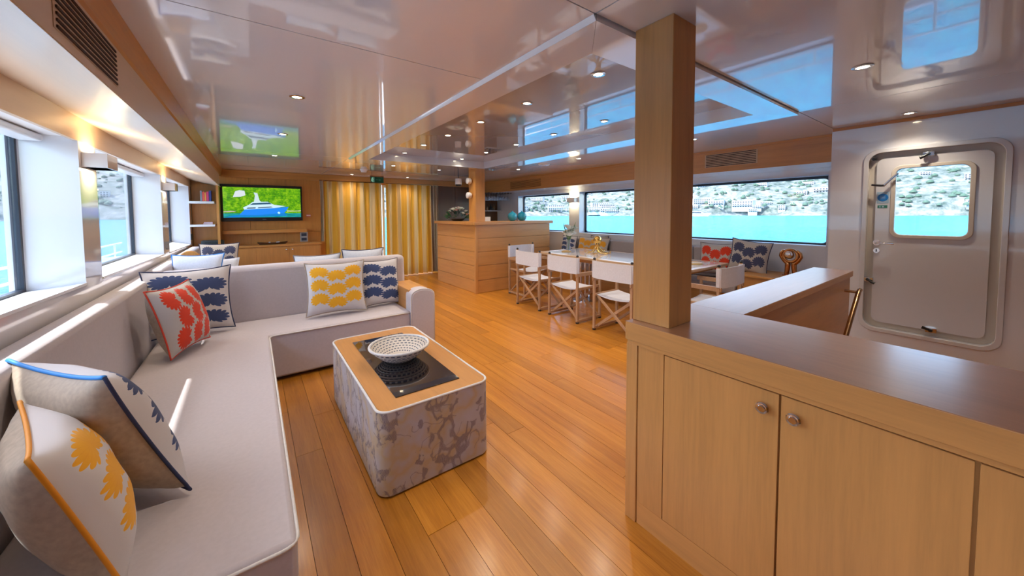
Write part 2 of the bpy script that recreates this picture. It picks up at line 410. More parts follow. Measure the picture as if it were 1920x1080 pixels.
for k, (y0, y1) in enumerate(bays):
    w = sroot('window_%d' % (k + 1), (GL, y0, 1.0))
    fr = B(); o_ = [(y0, 1.006), (y1, 1.006), (y1, 1.929), (y0, 1.929)]; i_ = [(y0 + .024, 1.024), (y1 - .024, 1.024), (y1 - .024, 1.911), (y0 + .024, 1.911)]
    fr.ring(o_, i_, 'x', GL - .02, GL + .012).build('window_frame', 'frame', w, fixn=True)
    box(GL - .006, GL, y0 + .03, y1 - .03, 1.02, 1.91).build('pane', 'glass', w)
    B().hexa([(GL + .013, y0 + .002, .93), (XL + .006, y0 + .002, zsill(y0) - .012), (XL + .006, y1 - .002, zsill(y1) - .012), (GL + .013, y1 - .002, .93)], [(GL + .013, y0 + .002, 1.008), (XL + .006, y0 + .002, zsill(y0) + .004), (XL + .006, y1 - .002, zsill(y1) + .004), (GL + .013, y1 - .002, 1.008)]).build('window_sill', 'white', w)
    B().box(GL + .02, GL + .12, y0 + .02, y1 - .02, 1.885, 1.925).build('blind_cassette', 'white', w, bevel=.012)
# bulkhead
tl_ = sroot('trim_1')
def prismY(pts, y0, y1, name, mat, par, **k): return B().prism(pts, 'y', y0, y1).build(name, mat, par, fixn=True, **k)
prismY([(XA, 1.955), (XA + .012, 1.955), (XA + .012, 2.16), (XA, 2.16)], YB, YF - .45, 'fascia_board', 'veneer_lit', tl_)
prismY([(XL, 2.060), (XA + .01, 1.951), (XA + .01, 1.956), (XL, 2.066)], YB, YF, 'soffit_board', 'soffit', tl_)
prismY([(XA + .012, 2.15), (XA + .020, 2.165), (XA + .036, H0 - .001), (XA, H0 - .001), (XA, 2.15)], YB, YF, 'cornice', wood('orange_cornice_veneer', (.55, .21, .03), 'y'), tl_)
def vent(name, label, xface, sgn, y0, y1, z0, z1, nsl, mat_slot='black', panel='veneer_lit'):
    v = thing(name, label, 'vent', (xface, y0, z0), 'slatted air vents in the wooden bulkheads')
    box(min(xface, xface + .001 * sgn), max(xface, xface + .001 * sgn), y0, y1, z0, z1).build('vent_plate', panel, v)
    for i in range(nsl):
        z = z0 + (i + .5) * (z1 - z0) / nsl
        box(min(xface + .001 * sgn, xface + .005 * sgn), max(xface + .001 * sgn, xface + .005 * sgn), y0 + .015, y1 - .015, z - (z1 - z0) / nsl * .2, z + (z1 - z0) / nsl * .2).build('slot', mat_slot, v)
    return v
M['slot'] = plain('dark_slot', (.05, .02, .01), .8)
M['slotmid'] = plain('brown_slot', (.14, .07, .03), .8)
vent('air_vent', 'wooden air vent with dark slots in the left bulkhead above the sofa', XA + .0125, 1, 1.60, 2.20, 1.985, 2.135, 8, 'slot')

# ------------------------------------------------------------------ front (TV) wall
wf = sroot('wall_front')
for (x0, x1) in ((XL, -.03), (-.028, .55), (.552, 1.24)):
    for (z0, z1) in ((0, 1.10), (1.102, H0)):
        box(x0, x1 - .002, YF, YF + .03, z0, z1 - .002).build('wall_panel', 'veneer_warm_z', wf)
for (x0, x1) in ((3.62, 4.28), (4.282, 4.95), (4.952, XR + .1)):
    box(x0, x1 - .002, YF, YF + .03, 0, H0).build('wall_panel', 'dark_panel', wf)
box(1.24, 3.62, YF, YF + .03, 2.12, H0).build('door_header', 'veneer_warm', wf)
box(XL - .3, 1.24, YF + .03, YF + .06, 0, H2 + .05).box(3.63, XR + .3, YF + .03, YF + .06, 0, H2 + .05).box(1.24, 3.63, YF + .03, YF + .06, 2.12, H2 + .05).build('bulkhead_core', 'groove', wf)
t_ = sroot('trim_2'); 
box(XA, XC, YF - .05, YF, 2.19, H0 - .001).build('cornice_board', 'veneer_warm', t_, bevel=.004)
box(XA, XC, YF - .07, YF - .05, 2.145, 2.20).build('pelmet_rail', 'veneer_warm', t_)
# glazed forward door behind the curtains
gd = sroot('door_2', (1.2, YF + .05, 0))
for x0, x1 in ((1.25, 2.36), (2.44, 3.62)):
    B().ring([(x0, .02), (x1, .02), (x1, 2.12), (x0, 2.12)], [(x0 + .05, .1), (x1 - .05, .1), (x1 - .05, 2.06), (x0 + .05, 2.06)], 'y', YF + .05, YF + .09).build('door_frame', 'white', gd, fixn=True)
    box(x0 + .04, x1 - .04, YF + .065, YF + .07, .09, 2.07).build('door_pane', 'glass', gd)

# ------------------------------------------------------------------ right side
wr = sroot('wall_right')
box(XR, XR + .03, 1.02, YF, 0, 1.03).build('lower_panel', 'lacquer', wr)
box(XR, XR + .03, 1.02, YF, 1.895, 2.3).build('upper_panel', 'lacquer', wr)
rb = [(1.25, 5.28), (5.58, 7.42)]
for y0, y1 in ((1.02, 1.25), (5.28, 5.58), (7.42, YF)):
    box(XR - .001, GR + .03, y0, y1, 1.0, 1.93).build('pier', 'lacquer', wr)
box(XR + .03, GR + .05, 1.02, YF, 0, 1.029).build('hull_side', 'white', wr)
box(XR + .03, GR + .05, 1.02, YF, 1.896, 2.3).build('window_header', 'white', wr)
for k, (y0, y1) in enumerate(rb):
    w = sroot('window_%d' % (6 + k), (GR, y0, 1.0))
    B().ring(rr(y0, y1, 1.03, 1.895, .03, 3), rr(y0 + .03, y1 - .03, 1.055, 1.862, .05, 3), 'x', GR - .012, GR + .02).build('window_frame', 'frame', w, fixn=True)
    box(GR, GR + .006, y0 + .02, y1 - .02, 1.045, 1.875).build('pane', 'glass', w)
    box(XR - .004, GR - .013, y0, y1, 1.02, 1.034).build('window_sill', 'white', w)
t3 = sroot('trim_3')
box(XC, XC + .02, 1.02, YF, 1.985, H0 - .001).build('fascia_board', 'veneer_y', t3)
B().hexa([(XC, 1.02, 1.981), (XR, 1.02, 1.981), (XR, YF, 1.981), (XC, YF, 1.981)], [(XC, 1.02, 1.985), (XR, 1.02, 1.985), (XR, YF, 1.985), (XC, YF, 1.985)]).build('soffit_board', 'lacquer', t3)
box(XC - .012, XC, 1.02, YF, H0 - .03, H0 - .001).build('edge_moulding', 'veneer_warm_y', t3)
vent('air_vent', 'slatted vent in the right bulkhead, right of the tall column', XC - .0005, -1, 1.80, 2.43, 2.055, 2.225, 8, 'slot')
vent('air_vent', 'brown vent high above the round blue vases on the bar', XC - .0005, -1, 5.85, 7.0, 2.03, 2.2, 7, 'slotmid', 'veneer_warm_y')
# door wall (projects inward)
XD = 4.76
dwl = sroot('wall_right_aft')
DY0, DY1, DZ0, DZ1 = .0, .775, .345, 2.0
B().ring([(p[0], p[1]) for p in rr(-3.2, 1.03, 0, H0, .0005)], rr(DY0, DY1, DZ0, DZ1, .09), 'x', XD, XD + .059).build('door_wall_panel', 'lacquer', dwl, fixn=True)
box(XD + .06, XD + .3, YB, -.15, 0, H0).build('hull_side', 'white', dwl)
box(XD, XR, 1.03, 1.045, 0, H0).build('return_panel', 'lacquer', dwl)
t4 = sroot('trim_4'); box(XD - .012, XD, YB, 1.04, H0 - .028, H0 - .001).build('edge_moulding', 'veneer_warm_y', t4)
dr = sroot('door_1', (XD, DY0, DZ0))
fo = rr(DY0 - .03, DY1 + .03, DZ0 - .03, DZ1 + .03, .11); fi = rr(DY0 + .075, DY1 - .075, DZ0 + .075, DZ1 - .075, .05)
B().ring(fo, rr(DY0 + .005, DY1 - .005, DZ0 + .005, DZ1 - .005, .09), 'x', XD - .012, XD + .01).build('outer_rim', 'doorwhite', dr, fixn=True, bevel=.004)
B().ring(rr(DY0, DY1, DZ0, DZ1, .09), fi, 'x', XD + .0605, XD + .078).build('door_frame', 'cream', dr, fixn=True)
B().ring(rr(DY0 - .002, DY1 + .002, DZ0 - .002, DZ1 + .002, .09), rr(DY0 + .004, DY1 - .004, DZ0 + .004, DZ1 - .004, .086), 'x', XD, XD + .062).build('jamb', 'doorwhite', dr, fixn=True)
WY0, WY1, WZ0, WZ1 = .170, .592, 1.236, 1.838
B().ring(rr(DY0 + .056, DY1 - .056, DZ0 + .056, DZ1 - .056, .055), rr(WY0, WY1, WZ0, WZ1, .05), 'x', XD + .035, XD + .06).build('door_leaf', 'doorwhite', dr, fixn=True)
B().ring(rr(WY0 - .03, WY1 + .03, WZ0 - .03, WZ1 + .03, .07), rr(WY0 + .0, WY1 - .0, WZ0 + .0, WZ1 - .0, .045), 'x', XD + .022, XD + .036).build('window_seal', 'cream', dr, fixn=True, bevel=.004)
box(XD + .05, XD + .056, WY0 - .005, WY1 + .005, WZ0 - .005, WZ1 + .005).build('pane', 'glass', dr)
hd = B().cyl((XD + .035, .70, 1.155), (XD + .028, .70, 1.155), .026, n=20).build('handle_rose', 'chrome', dr, smooth=40)
B().tube([(XD + .03, .70, 1.155), (XD - .015, .70, 1.155), (XD - .02, .69, 1.155), (XD - .02, .58, 1.152)], .009).build('lever_handle', 'chrome', dr, smooth=40)
B().cyl((XD + .035, .70, 1.08), (XD + .026, .70, 1.08), .022, n=20).build('lock_cylinder', 'chrome', dr, smooth=40)
box(XD + .024, XD + .027, .696, .704, 1.068, 1.092).build('keyhole', 'black', dr)
# dogs (clamp levers)
for (y, z, dy, dz) in ((.40, 1.945, .05, -.03), (.745, .80, -.05, -.03), (.34, .41, .05, .02), (.735, 1.94, -.02, 0)):
    s_ = 1 if dz or dy > 0 else .5
    B().box(XD - .004, XD + .055, y - .035 * s_, y + .035 * s_, z - .02 * s_, z + .02 * s_).build('clamp_bracket', 'chrome', dr, bevel=.004)
    B().cyl((XD - .02, y, z), (XD + .03, y, z), .013, n=12).tube([(XD - .015, y, z), (XD - .02, y + dy * .5, z + dz * .6), (XD - .02, y + dy, z + dz)], [.008, .011, .014]).build('clamp_lever', 'black', dr, smooth=50)
B().tube([(XD, .745, 1.70), (XD - .01, .68, 1.69), (XD - .01, .66, 1.69)], .010).build('stay_bracket', 'black', dr, smooth=50)
B().tube([(XD - .01, .665, 1.685), (XD - .012, .62, 1.745), (XD - .01, .575, 1.795)], .009).build('stay_arm', 'chrome', dr, smooth=50)
M['stick_blue'] = plain('sticker_blue', (.01, .20, .62), .4); M['stick_pale'] = plain('sticker_pale', (.35, .5, .62), .4); M['stick_green'] = plain('sticker_green', (.03, .2, .14), .4)
sg = box(XD + .033, XD + .0345, .632, .712, 1.525, 1.632).build('notice_sticker', 'stick_pale', dr)
B().cyl((XD + .033, .672, 1.58), (XD + .0322, .672, 1.58), .036, n=28).build('blue_disc', 'stick_blue', sg)
b = B()
for k in range(3): b.box(XD + .0314, XD + .0322, .655, .690, 1.567 + .012 * k, 1.570 + .012 * k)
b.build('line_of_print', 'stick_pale', sg)
sg2 = box(XD + .033, XD + .0345, .640, .705, 1.482, 1.508).build('green_sticker', 'stick_green', dr)
B().box(XD + .032, XD + .033, .663, .675, 1.488, 1.502).box(XD + .032, XD + .033, .685, .692, 1.487, 1.503).build('pictogram', 'stick_pale', sg2)

# aft end of the saloon, behind the camera
wb = sroot('wall_back')
for k in range(6):
    x0 = XL + k * (XR - XL) / 6; box(x0 + .002, x0 + (XR - XL) / 6 - .002, YB - .03, YB, 0, H0).build('wall_panel', 'veneer_warm_z', wb)
box(XL - .3, XR + .3, YB - .1, YB - .03, 0, H2 + .05).build('bulkhead_core', 'groove', wb)

# ------------------------------------------------------------------ main sectional sofa
def slab(x0, x1, y0, y1, z0, z1): return B().box(x0, x1, y0, y1, z0, z1)
SZ = .42
so = thing('corner_sofa', 'large pale grey L-shaped sofa with thin seat piping, around the low patterned table', 'sofa', (0, 2.5, 0))
Lp = [(.085, 1.28), (.085, 3.66), (1.33, 3.66), (1.33, 4.28), (-.66, 4.28), (-.66, 1.28)]
B().prism(Lp, 'z', .032, SZ).build('seat', 'sofa', so, bevel=.018, seg=3, fixn=True)
Lk = [(.04, 1.33), (.04, 3.71), (1.32, 3.71), (1.32, 4.25), (-.64, 4.25), (-.64, 1.33)]
B().prism(Lk, 'z', 0, .032).build('plinth', 'groove', so, fixn=True)
def rpath(pts, r, z, n=5):
    out = []
    N = len(pts)
    for i in range(N):
        p = Vector(pts[i])
        if i in (0, N - 1): out.append((p.x, p.y, z)); continue
        a = (Vector(pts[i - 1]) - p).normalized(); c = (Vector(pts[i + 1]) - p).normalized()
        for k in range(n + 1):
            t = k / n; q = p + a * r * (1 - t) ** 2 + c * r * t ** 2; out.append((q.x, q.y, z))
    return out
B().tube(rpath([(-.64, 1.275), (.088, 1.275), (.088, 3.655), (1.32, 3.655)], .05, SZ - .012), .0055, 6).build('seat_piping', 'sofapipe', so, smooth=180)
B().hexa([(XL + .01, 1.0, 0), (-.66, 1.0, 0), (-.66, 4.52, 0), (XL + .01, 4.52, 0)], [(XL + .01, 1.0, .925), (-.70, 1.0, .925), (-.70, 4.52, .925), (XL + .01, 4.52, .925)]).build('side_back', 'sofa', so, bevel=.035, seg=4)
B().hexa([(-.69, 4.27, 0), (1.50, 4.27, 0), (1.50, 4.50, 0), (-.69, 4.50, 0)], [(-.69, 4.31, .945), (1.50, 4.31, .945), (1.50, 4.50, .945), (-.69, 4.50, .945)]).build('rear_back', 'sofa', so, bevel=.045, seg=4)
arm = B()
arm.box(1.335, 1.55, 3.74, 4.30, .0, .635).build('arm_panel', 'veneer_y', so, bevel=.004)
pr = [(1.322, .02)] + [(1.322, .58)] + [(1.322 + .13 - .13 * math.cos(t), .56 + .085 * math.sin(t)) for t in [k * math.pi / 10 for k in range(0, 11)]] + [(1.582, .58), (1.582, .02)]
pr = [(1.322, .02)] + [(1.452 - .13 * math.cos(k * math.pi / 12), .565 + .085 * math.sin(k * math.pi / 12) ** .8) for k in range(13)] + [(1.582, .02)]
B().prism(pr, 'y', 3.62, 3.80).build('arm_front', 'sofa', so, bevel=.018, seg=3, fixn=True)
B().tube([(p[0], 3.628, p[1]) for p in pr], .0045, 6).build('arm_piping', 'sofapipe', so, smooth=180)

# sofa behind (back to back), facing the television
s2 = thing('corner_sofa', 'second pale sofa behind the large one, along the left wall towards the television', 'sofa', (0, 6, 0))
B().prism([(-.66, 4.72), (1.45, 4.72), (1.45, 5.45), (.05, 5.45), (.05, 7.75), (-.66, 7.75)], 'z', .06, .42).build('seat_cushion', 'sofa', s2, bevel=.02, seg=3, fixn=True)
box(-.69, 1.48, 4.51, 4.72, 0, .90).build('rear_back', 'sofa', s2, bevel=.04, seg=3)
B().hexa([(XL + .01, 4.72, 0), (-.66, 4.72, 0), (-.66, 7.85, 0), (XL + .01, 7.85, 0)], [(XL + .01, 4.72, .93), (-.70, 4.72, .93), (-.70, 7.85, .93), (XL + .01, 7.85, .93)]).build('side_back', 'sofa', s2, bevel=.03, seg=3)
ea = [(-.70, .45), (-.70, .95)] + [(-.61 + .10 * math.cos(t), .93 + .10 * math.sin(t)) for t in [math.pi * .9 - k * math.pi * .9 / 8 for k in range(9)]] + [(-.48, .75), (-.46, .45)]
B().prism([(a + .0, b_) for a, b_ in ea], 'y', 5.60, 5.66).build('wooden_end', 'veneer_warm_z', s2, bevel=.01, fixn=True)

# ------------------------------------------------------------------ cushions
def pillow_mesh(w, h, t, n=22):
    b = B(); uv = []
    def pt(i, j, sgn):
        u = i / n * 2 - 1; v = j / n * 2 - 1
        k = 1 - .10 * (1 - abs(v) ** 2.2) * abs(u) ** 3 * 1.0; k2 = 1 - .10 * (1 - abs(u) ** 2.2) * abs(v) ** 3
        th = ((1 - abs(u) ** 2.6) * (1 - abs(v) ** 2.6)) ** .55
        wr_ = 1 + .035 * math.sin(7 * u + 3 * v) * math.sin(5 * v)
        return (u * w / 2 * k, sgn * th * t / 2 * wr_, (v * h / 2 * k2))
    for sgn, mi in ((-1, 0), (1, 1)):
        vs = []; fs = []
        for j in range(n + 1):
            for i in range(n + 1):
                vs.append(pt(i, j, sgn)); uv.append((i / n, j / n))
        for j in range(n):
            for i in range(n):
                q = (j * (n + 1) + i, j * (n + 1) + i + 1, (j + 1) * (n + 1) + i + 1, (j + 1) * (n + 1) + i)
                fs.append(q if sgn < 0 else q[::-1])
        b.add(vs, fs, mi)
    edge = [pt(i, 0, 1) for i in range(n)] + [pt(n, j, 1) for j in range(n)] + [pt(n - i, n, 1) for i in range(n)] + [pt(0, n - j, 1) for j in range(n)]
    return b, uv, edge
def cushion(label, front, back, pipe, w, h, t, c, u=None, v=None, rz=0, tilt=0, group=None, litpipe=None, turn=False):
    b, uv, edge = pillow_mesh(w, h, t)
    if turn: uv = [(q[1], 1 - q[0]) for q in uv]
    o = thing('cushion', label, 'cushion', (0, 0, 0), group)
    cv = b.build('cover', [front, back], o, smooth=180)
    lay = cv.data.uv_layers.new(name='UVMap')
    li = [0] * len(cv.data.loops); cv.data.loops.foreach_get('vertex_index', li)
    lay.data.foreach_set('uv', [q for i in li for q in uv[i]])
    if pipe: B().tube([(p[0] * 1.004, p[1], p[2] * 1.004) for p in edge], .0055, 6, True).build('piping', pipe, o, smooth=180)
    if litpipe:  # light on the top seam painted as a brighter blue tube
        k = len(edge) // 4; e2 = edge[2 * k:3 * k + 1]
        B().tube([(p[0] * 1.004, p[1], p[2] * 1.006) for p in e2], .0068, 8).build('top_piping', litpipe, o, smooth=180, label='light on the navy piping, painted bright blue along the top edge')
    if u is not None:
        u = Vector(u).normalized(); v = Vector(v); v = (v - u * v.dot(u)).normalized(); nrm = u.cross(v)  # front normal
        m = Matrix((( u.x, -nrm.x, v.x, c[0]), (u.y, -nrm.y, v.y, c[1]), (u.z, -nrm.z, v.z, c[2]), (0, 0, 0, 1)))
        o.matrix_world = m
    else:
        o.rotation_euler = (tilt, 0, rz); o.location = c
    return o
R = math.radians
cushion('white cushion with yellow flower print on the sofa, left of a navy one', 'pr_yellow', 'linen', 'linen', .56, .53, .17, (.68, 4.02, .70), rz=R(-4), tilt=R(-13))
cushion('white cushion with navy flower print beside the sofa arm', 'pr_navy', 'linen', 'pipe_grey', .46, .52, .15, (1.14, 4.12, .685), rz=R(3), tilt=R(-12))
cushion('large navy flower print cushion in the sofa corner behind the red one', 'pr_navy', 'linen_w', 'pipe_navy', .58, .56, .16, (-.45, 4.05, .72), rz=R(10), tilt=R(-12))
cushion('red flower print cushion with red piping leaning in the sofa corner', 'pr_red', 'linen', 'pipe_red', .48, .50, .22, (-.46, 3.60, .69), u=(.36, .93, .0), v=(-.24, .10, .95), turn=True)
cushion('big navy piped cushion standing edge-on in the left foreground, tan back showing', 'pr_navy', 'linen', 'pipe_navy', .58, .54, .22, (-.47, 1.90, .69), u=(-.58, .80, -.03), v=(-.40, -.06, .91), litpipe='pipe_blue')
cushion('yellow flower print cushion with orange piping at the lower left, nearest of all', 'pr_yellow_big', 'linen', 'pipe_orange', .46, .46, .20, (-.45, 1.55, .665), u=(-.33, .94, 0), v=(-.30, -.05, .95))
cushion('grey cushion top showing behind the sofa back, left of its neighbour', 'linen_w', 'linen_w', 'pipe_grey', .50, .44, .14, (.62, 4.84, .76), rz=R(180), tilt=R(-10))
cushion('grey piped cushion top behind the sofa back, above the gap between yellow and navy ones', 'linen_w', 'linen_w', 'pipe_navy', .50, .48, .14, (1.14, 4.86, .775), rz=R(178), tilt=R(-10))
cushion('navy flower cushion propped by the left wall below the black speaker', 'pr_navy3', 'linen', 'pipe_navy', .44, .40, .14, (-.38, 6.35, .86), rz=R(-6), tilt=R(-8))
cushion('plain white cushion in front of the navy one below the black speaker', 'linen_w', 'linen_w', 'linen_w', .40, .38, .14, (-.36, 6.0, .70), rz=R(-2), tilt=R(-25))
cushion('white cushion with bright blue piping behind the sofa corner by the left windows', 'linen_w', 'linen_w', 'pipe_blue', .46, .46, .14, (-.50, 5.12, .80), rz=R(-14), tilt=R(-12))

# ------------------------------------------------------------------ coffee table
ct = thing('coffee_table', 'low box table covered in blotched floral fabric with a wooden top and black glass', 'table', (.80, 2.45, 0))
A0, A1, C0, C1 = .475, 1.130, 1.785, 3.095
B().prism(rr(A0, A1, C0, C1, .07, 8), 'z', .012, .447).build('upholstered_side', 'tablefab', ct, smooth=40, fixn=True)
B().prism(rr(A0 + .03, A1 - .03, C0 + .03, C1 - .03, .06, 6), 'z', 0, .013).build('base', 'groove', ct, fixn=True)
B().prism(rr(A0 + .012, A1 - .012, C0 + .012, C1 - .012, .06, 8), 'z', .447, .4515).build('wooden_top', M['veneer_y'], ct, fixn=True)
cp = [(p[0], p[1], .449) for p in rr(A0 + .004, A1 - .004, C0 + .004, C1 - .004, .066, 8)]
B().tube(cp, .007, 8, True).build('top_piping', 'sofapipe', ct, smooth=180)
box(.598, .985, 1.905, 2.935, .4515, .4565).build('glass_panel', 'glassblack', ct, bevel=.001)
# woven basket bowl
def basket_mat():
    t = NT('woven_basket'); v = t.coord(); sp = t.n('ShaderNodeSeparateXYZ'); t.l(v, sp.inputs[0])
    r = t.math('SQRT', t.math('ADD', t.math('MULTIPLY', sp.outputs[0], sp.outputs[0]), t.math('MULTIPLY', sp.outputs[1], sp.outputs[1])))
    a = t.math('ARCTAN2', sp.outputs[1], sp.outputs[0])
    row = t.math('MULTIPLY', r, 66); par = t.math('MODULO', t.math('FLOOR', row), 2)
    f = t.math('SINE', t.math('ADD', t.math('MULTIPLY', a, 32), t.math('MULTIPLY', par, 3.14)))
    line = t.math('LESS_THAN', t.math('FRACT', row), .38)
    m_ = t.math('MULTIPLY', t.math('MULTIPLY', t.math('GREATER_THAN', f, -.35), line), t.math('GREATER_THAN', r, .085))
    t.P(col=t.mix(m_, (.66, .60, .54), (.10, .11, .15)), rough=.7); return t.m
M['basket'] = basket_mat()
bw = thing('basket_bowl', 'round woven bowl with dark checks on the black glass table panel', 'bowl', (.79, 2.41, .457))
b = B(); prof = []
nr = 11
for k in range(nr):     # coiled rows
    t_k = k / (nr - 1); r = .085 + .105 * t_k; z = .008 + .085 * t_k ** 1.25
    b.tube([(.79 + r * math.cos(2 * math.pi * i / 40), 2.41 + r * math.sin(2 * math.pi * i / 40), .457 + z) for i in range(40)], .0068, 6, True)
b.lathe([(.001, .003), (.082, .003), (.186, .088), (.182, .094), (.080, .010), (.001, .010)], (.79, 2.41, .457), 40)
b.build('woven_bowl', 'basket', bw, smooth=180)
B().tube([(.79 + .193 * math.cos(2 * math.pi * i / 48), 2.41 + .193 * math.sin(2 * math.pi * i / 48), .457 + .098) for i in range(48)], .009, 8, True).build('rim', M['sofapipe'], bw, smooth=180)

# ------------------------------------------------------------------ stair counter with cabinet doors, and the column
CT = .945
kc = thing('counter_cabinet', 'long veneered cabinet with flush doors and round chrome knobs in the right foreground', 'cabinet', (1.6, 0, 0))
box(1.43, 1.93, -2.2, 1.0, 0, .845).build('carcass', 'veneer_z', kc)
box(1.405, 1.43, .965, 1.022, 0, .845).build('end_post', 'veneer_z', kc, bevel=.003)
box(1.412, 1.43, -2.2, .963, 0, .104).build('bottom_rail', 'veneer_y', kc)
box(1.412, 1.43, .838, .963, .105, .843).build('stile', 'veneer_z', kc)
for y0, y1, ky in ((.420, .835, .462), (.018, .417, .375), (-.39, .013, -.34), (-.80, -.393, -.44), (-1.21, -.803, -1.16), (-1.62, -1.213, -1.26), (-2.2, -1.623, -2.1)):
    d = box(1.410, 1.430, y0 + .0015, y1 - .0015, .107, .838).build('door', 'veneer_z', kc, bevel=.001, seg=1)
    B().lathe([(.0, .0), (.010, .0), (.008, .012), (.010, .016), (.019, .020), (.021, .026), (.017, .031), (.012, .030), (.010, .033), (0, .033)], (0, 0, 0), 24).xf(Matrix.Translation((1.410, ky, .782)) @ Matrix.Rotation(R(-90), 4, 'Y')).build('knob', 'chrome', d, smooth=50)
box(1.395, 1.95, -2.2, 1.022, .845, CT).build('worktop', ['counter_top'], kc, bevel=.002) if False else None
tp = B(); tp.box(1.395, 1.94, -2.2, 1.022, .862, CT); tp.build('worktop', 'veneer_y', kc, bevel=.002)
box(1.3955, 1.9395, -2.199, 1.0215, CT - .001, CT + .0015).build('worktop_veneer', 'counter_top', kc)
box(1.402, 1.93, -2.2, 1.015, .845, .862).build('worktop_underlay', 'veneer_y', kc)
rc = thing('stair_parapet', 'veneered half-height wall with a wide top running from the column towards the white door', 'counter', (2.5, .87, 0))
box(1.9415, 4.10, .75, .985, -.0, .90).build('body', 'veneer_warm', rc)
box(1.9415, 4.12, .735, 1.0, .90, CT).build('top_edge', 'veneer_x', rc, bevel=.002)
box(1.9415, 4.119, .736, .999, CT - .001, CT + .0015).build('top_veneer', 'counter_top_x', rc)
hr = thing('handrail', 'slim bronze handrail tube descending beside the parapet end', 'rail', (4.0, .7, .8))
B().tube([(3.93, .749, .80), (3.93, .665, .80)], .011, 10).build('rail_bracket', 'bronze', hr, smooth=50)
B().tube([(3.98, .665, .815), (3.93, .665, .80), (3.2, .665, .22), (2.6, .665, -.0)], .016, 10).build('rail_tube', 'bronze', hr, smooth=50)
pc = thing('column', 'square wooden column standing on the counter corner up to the ceiling', 'column', (1.53, .95, CT))
box(1.445, 1.628, .835, 1.018, CT + .0015, H0).build('veneer_casing', 'veneer_z', pc, bevel=.003)

# ------------------------------------------------------------------ bar
br = thing('bar_counter', 'oak bar counter with horizontal boards on two faces, beyond the dining table', 'counter', (4, 6.2, 0))
BX, BY, BZ = 3.235, 5.56, 1.30
box(BX + .02, 5.0, BY + .02, 6.1, 0, BZ - .06).box(BX + .02, 3.7, 6.1, 7.2, 0, BZ - .06).build('carcass', 'veneer_warm', br)
zz = [.0, .235, .50, .755, 1.0, BZ - .055]
for z0, z1 in zip(zz[:-1], zz[1:]):
    box(BX, 5.01, BY, BY + .02, z0 + .004, z1 - .004).build('board', 'veneer_x', br, bevel=.002, seg=1)
    box(BX, BX + .02, BY + .021, 7.2, z0 + .004, z1 - .004).build('board', 'veneer_y', br, bevel=.002, seg=1)
box(BX - .02, BX + .03, BY - .02, BY + .03, 0, BZ - .055).build('corner_post', 'veneer_z', br, bevel=.004)
B().prism([(BX - .05, BY - .05), (5.06, BY - .05), (5.06, 6.15), (3.75, 6.15), (3.75, 7.25), (BX - .05, 7.25)], 'z', BZ - .055, BZ).build('bar_top', 'veneer_x', br, bevel=.003, fixn=True)
bc = thing('column', 'slender oak column rising from the bar corner to the ceiling', 'column', (3.4, 5.75, BZ))
box(3.255, 3.455, 5.59, 5.83, BZ, H0).build('veneer_casing', 'veneer_warm_z', bc, bevel=.003)
for z, lb in ((2.04, 'upper white round spotlight on the left face of the bar column'), (1.78, 'lower white round spotlight on the left face of the bar column')):
    s_ = thing('spotlight', lb, 'lamp', (3.255, 5.72, z))
    B().cyl((3.254, 5.72, z), (3.235, 5.72, z), .03).build('mount', 'bronze', s_, smooth=50)
    B().lathe([(0, 0), (.045, .0), (.058, .03), (.055, .075), (.04, .085), (0, .085)], (0, 0, 0), 20).xf(Matrix.Translation((3.236, 5.72, z)) @ Matrix.Rotation(R(-90), 4, 'Y')).build('lamp_head', 'white', s_, smooth=50)
hl = thing('pendant_lamp', 'small grey cylindrical lamp hanging left of the bar column', 'lamp', (3.08, 5.9, 2.02))
B().cyl((3.08, 5.9, 1.985), (3.08, 5.9, 2.09), .06, .055, 24).build('shade', 'white', hl, smooth=50)
B().cyl((3.08, 5.9, 1.955), (3.08, 5.9, 1.986), .045, .058, 24).build('bottom_ring', 'black', hl, smooth=50)
B().cyl((3.08, 5.9, 2.09), (3.08, 5.9, H0), .006).build('cord', 'black', hl)

# ------------------------------------------------------------------ television wall furniture
tc = thing('media_cabinet', 'long low oak cabinet with flush doors below the television', 'cabinet', (.3, 8.1, 0))
box(XL + .01, 1.09, 7.97, YF - .001, 0, .86).build('carcass', 'veneer_warm_z', tc)
for x0, x1, kx in ((.04, .552, .505), (.556, 1.07, .605), (-.47, .036, -.02)):
    d = box(x0, x1, 7.955, 7.97, .06, .84).build('door', 'veneer_warm_z', tc, bevel=.001, seg=1)
    if x0 > -.1: B().cyl((kx, 7.955, .79), (kx, 7.94, .79), .007, n=10).ball((kx, 7.935, .79), .016, 12).build('knob', 'chrome', d, smooth=50)
box(XL + .01, 1.10, 7.945, YF - .001, .86, .89).build('cabinet_top', 'veneer_warm', tc, bevel=.002)
ws = thing('wall_shelf', 'narrow oak ledge on the wall just below the television', 'shelf', (.15, 8.3, 1.13))
box(-.44, .88, 8.20, YF - .001, 1.10, 1.165).build('board', 'veneer_warm', ws, bevel=.003)
np_ = thing('niche_panel', 'upright oak side panel between the white shelves and the television', 'panel', (-.46, 8.1, .89))
box(-.49, -.455, 7.96, YF - .001, .89, 2.0).build('board', 'veneer_warm_z', np_)
box(XL + .005, -.491, 8.33, YF - .002, .89, 2.0).build('back_board', 'veneer_warm_z', np_)
for z, lb in ((1.665, 'upper white floating shelf with books, left of the television'), (1.27, 'lower white floating shelf, left of the television')):
    w_ = thing('floating_shelf', lb, 'shelf', (-.67, 8.1, z)); box(XL + .002, -.52, 7.985, 8.329, z - .018, z + .018).build('board', 'white', w_, bevel=.003)
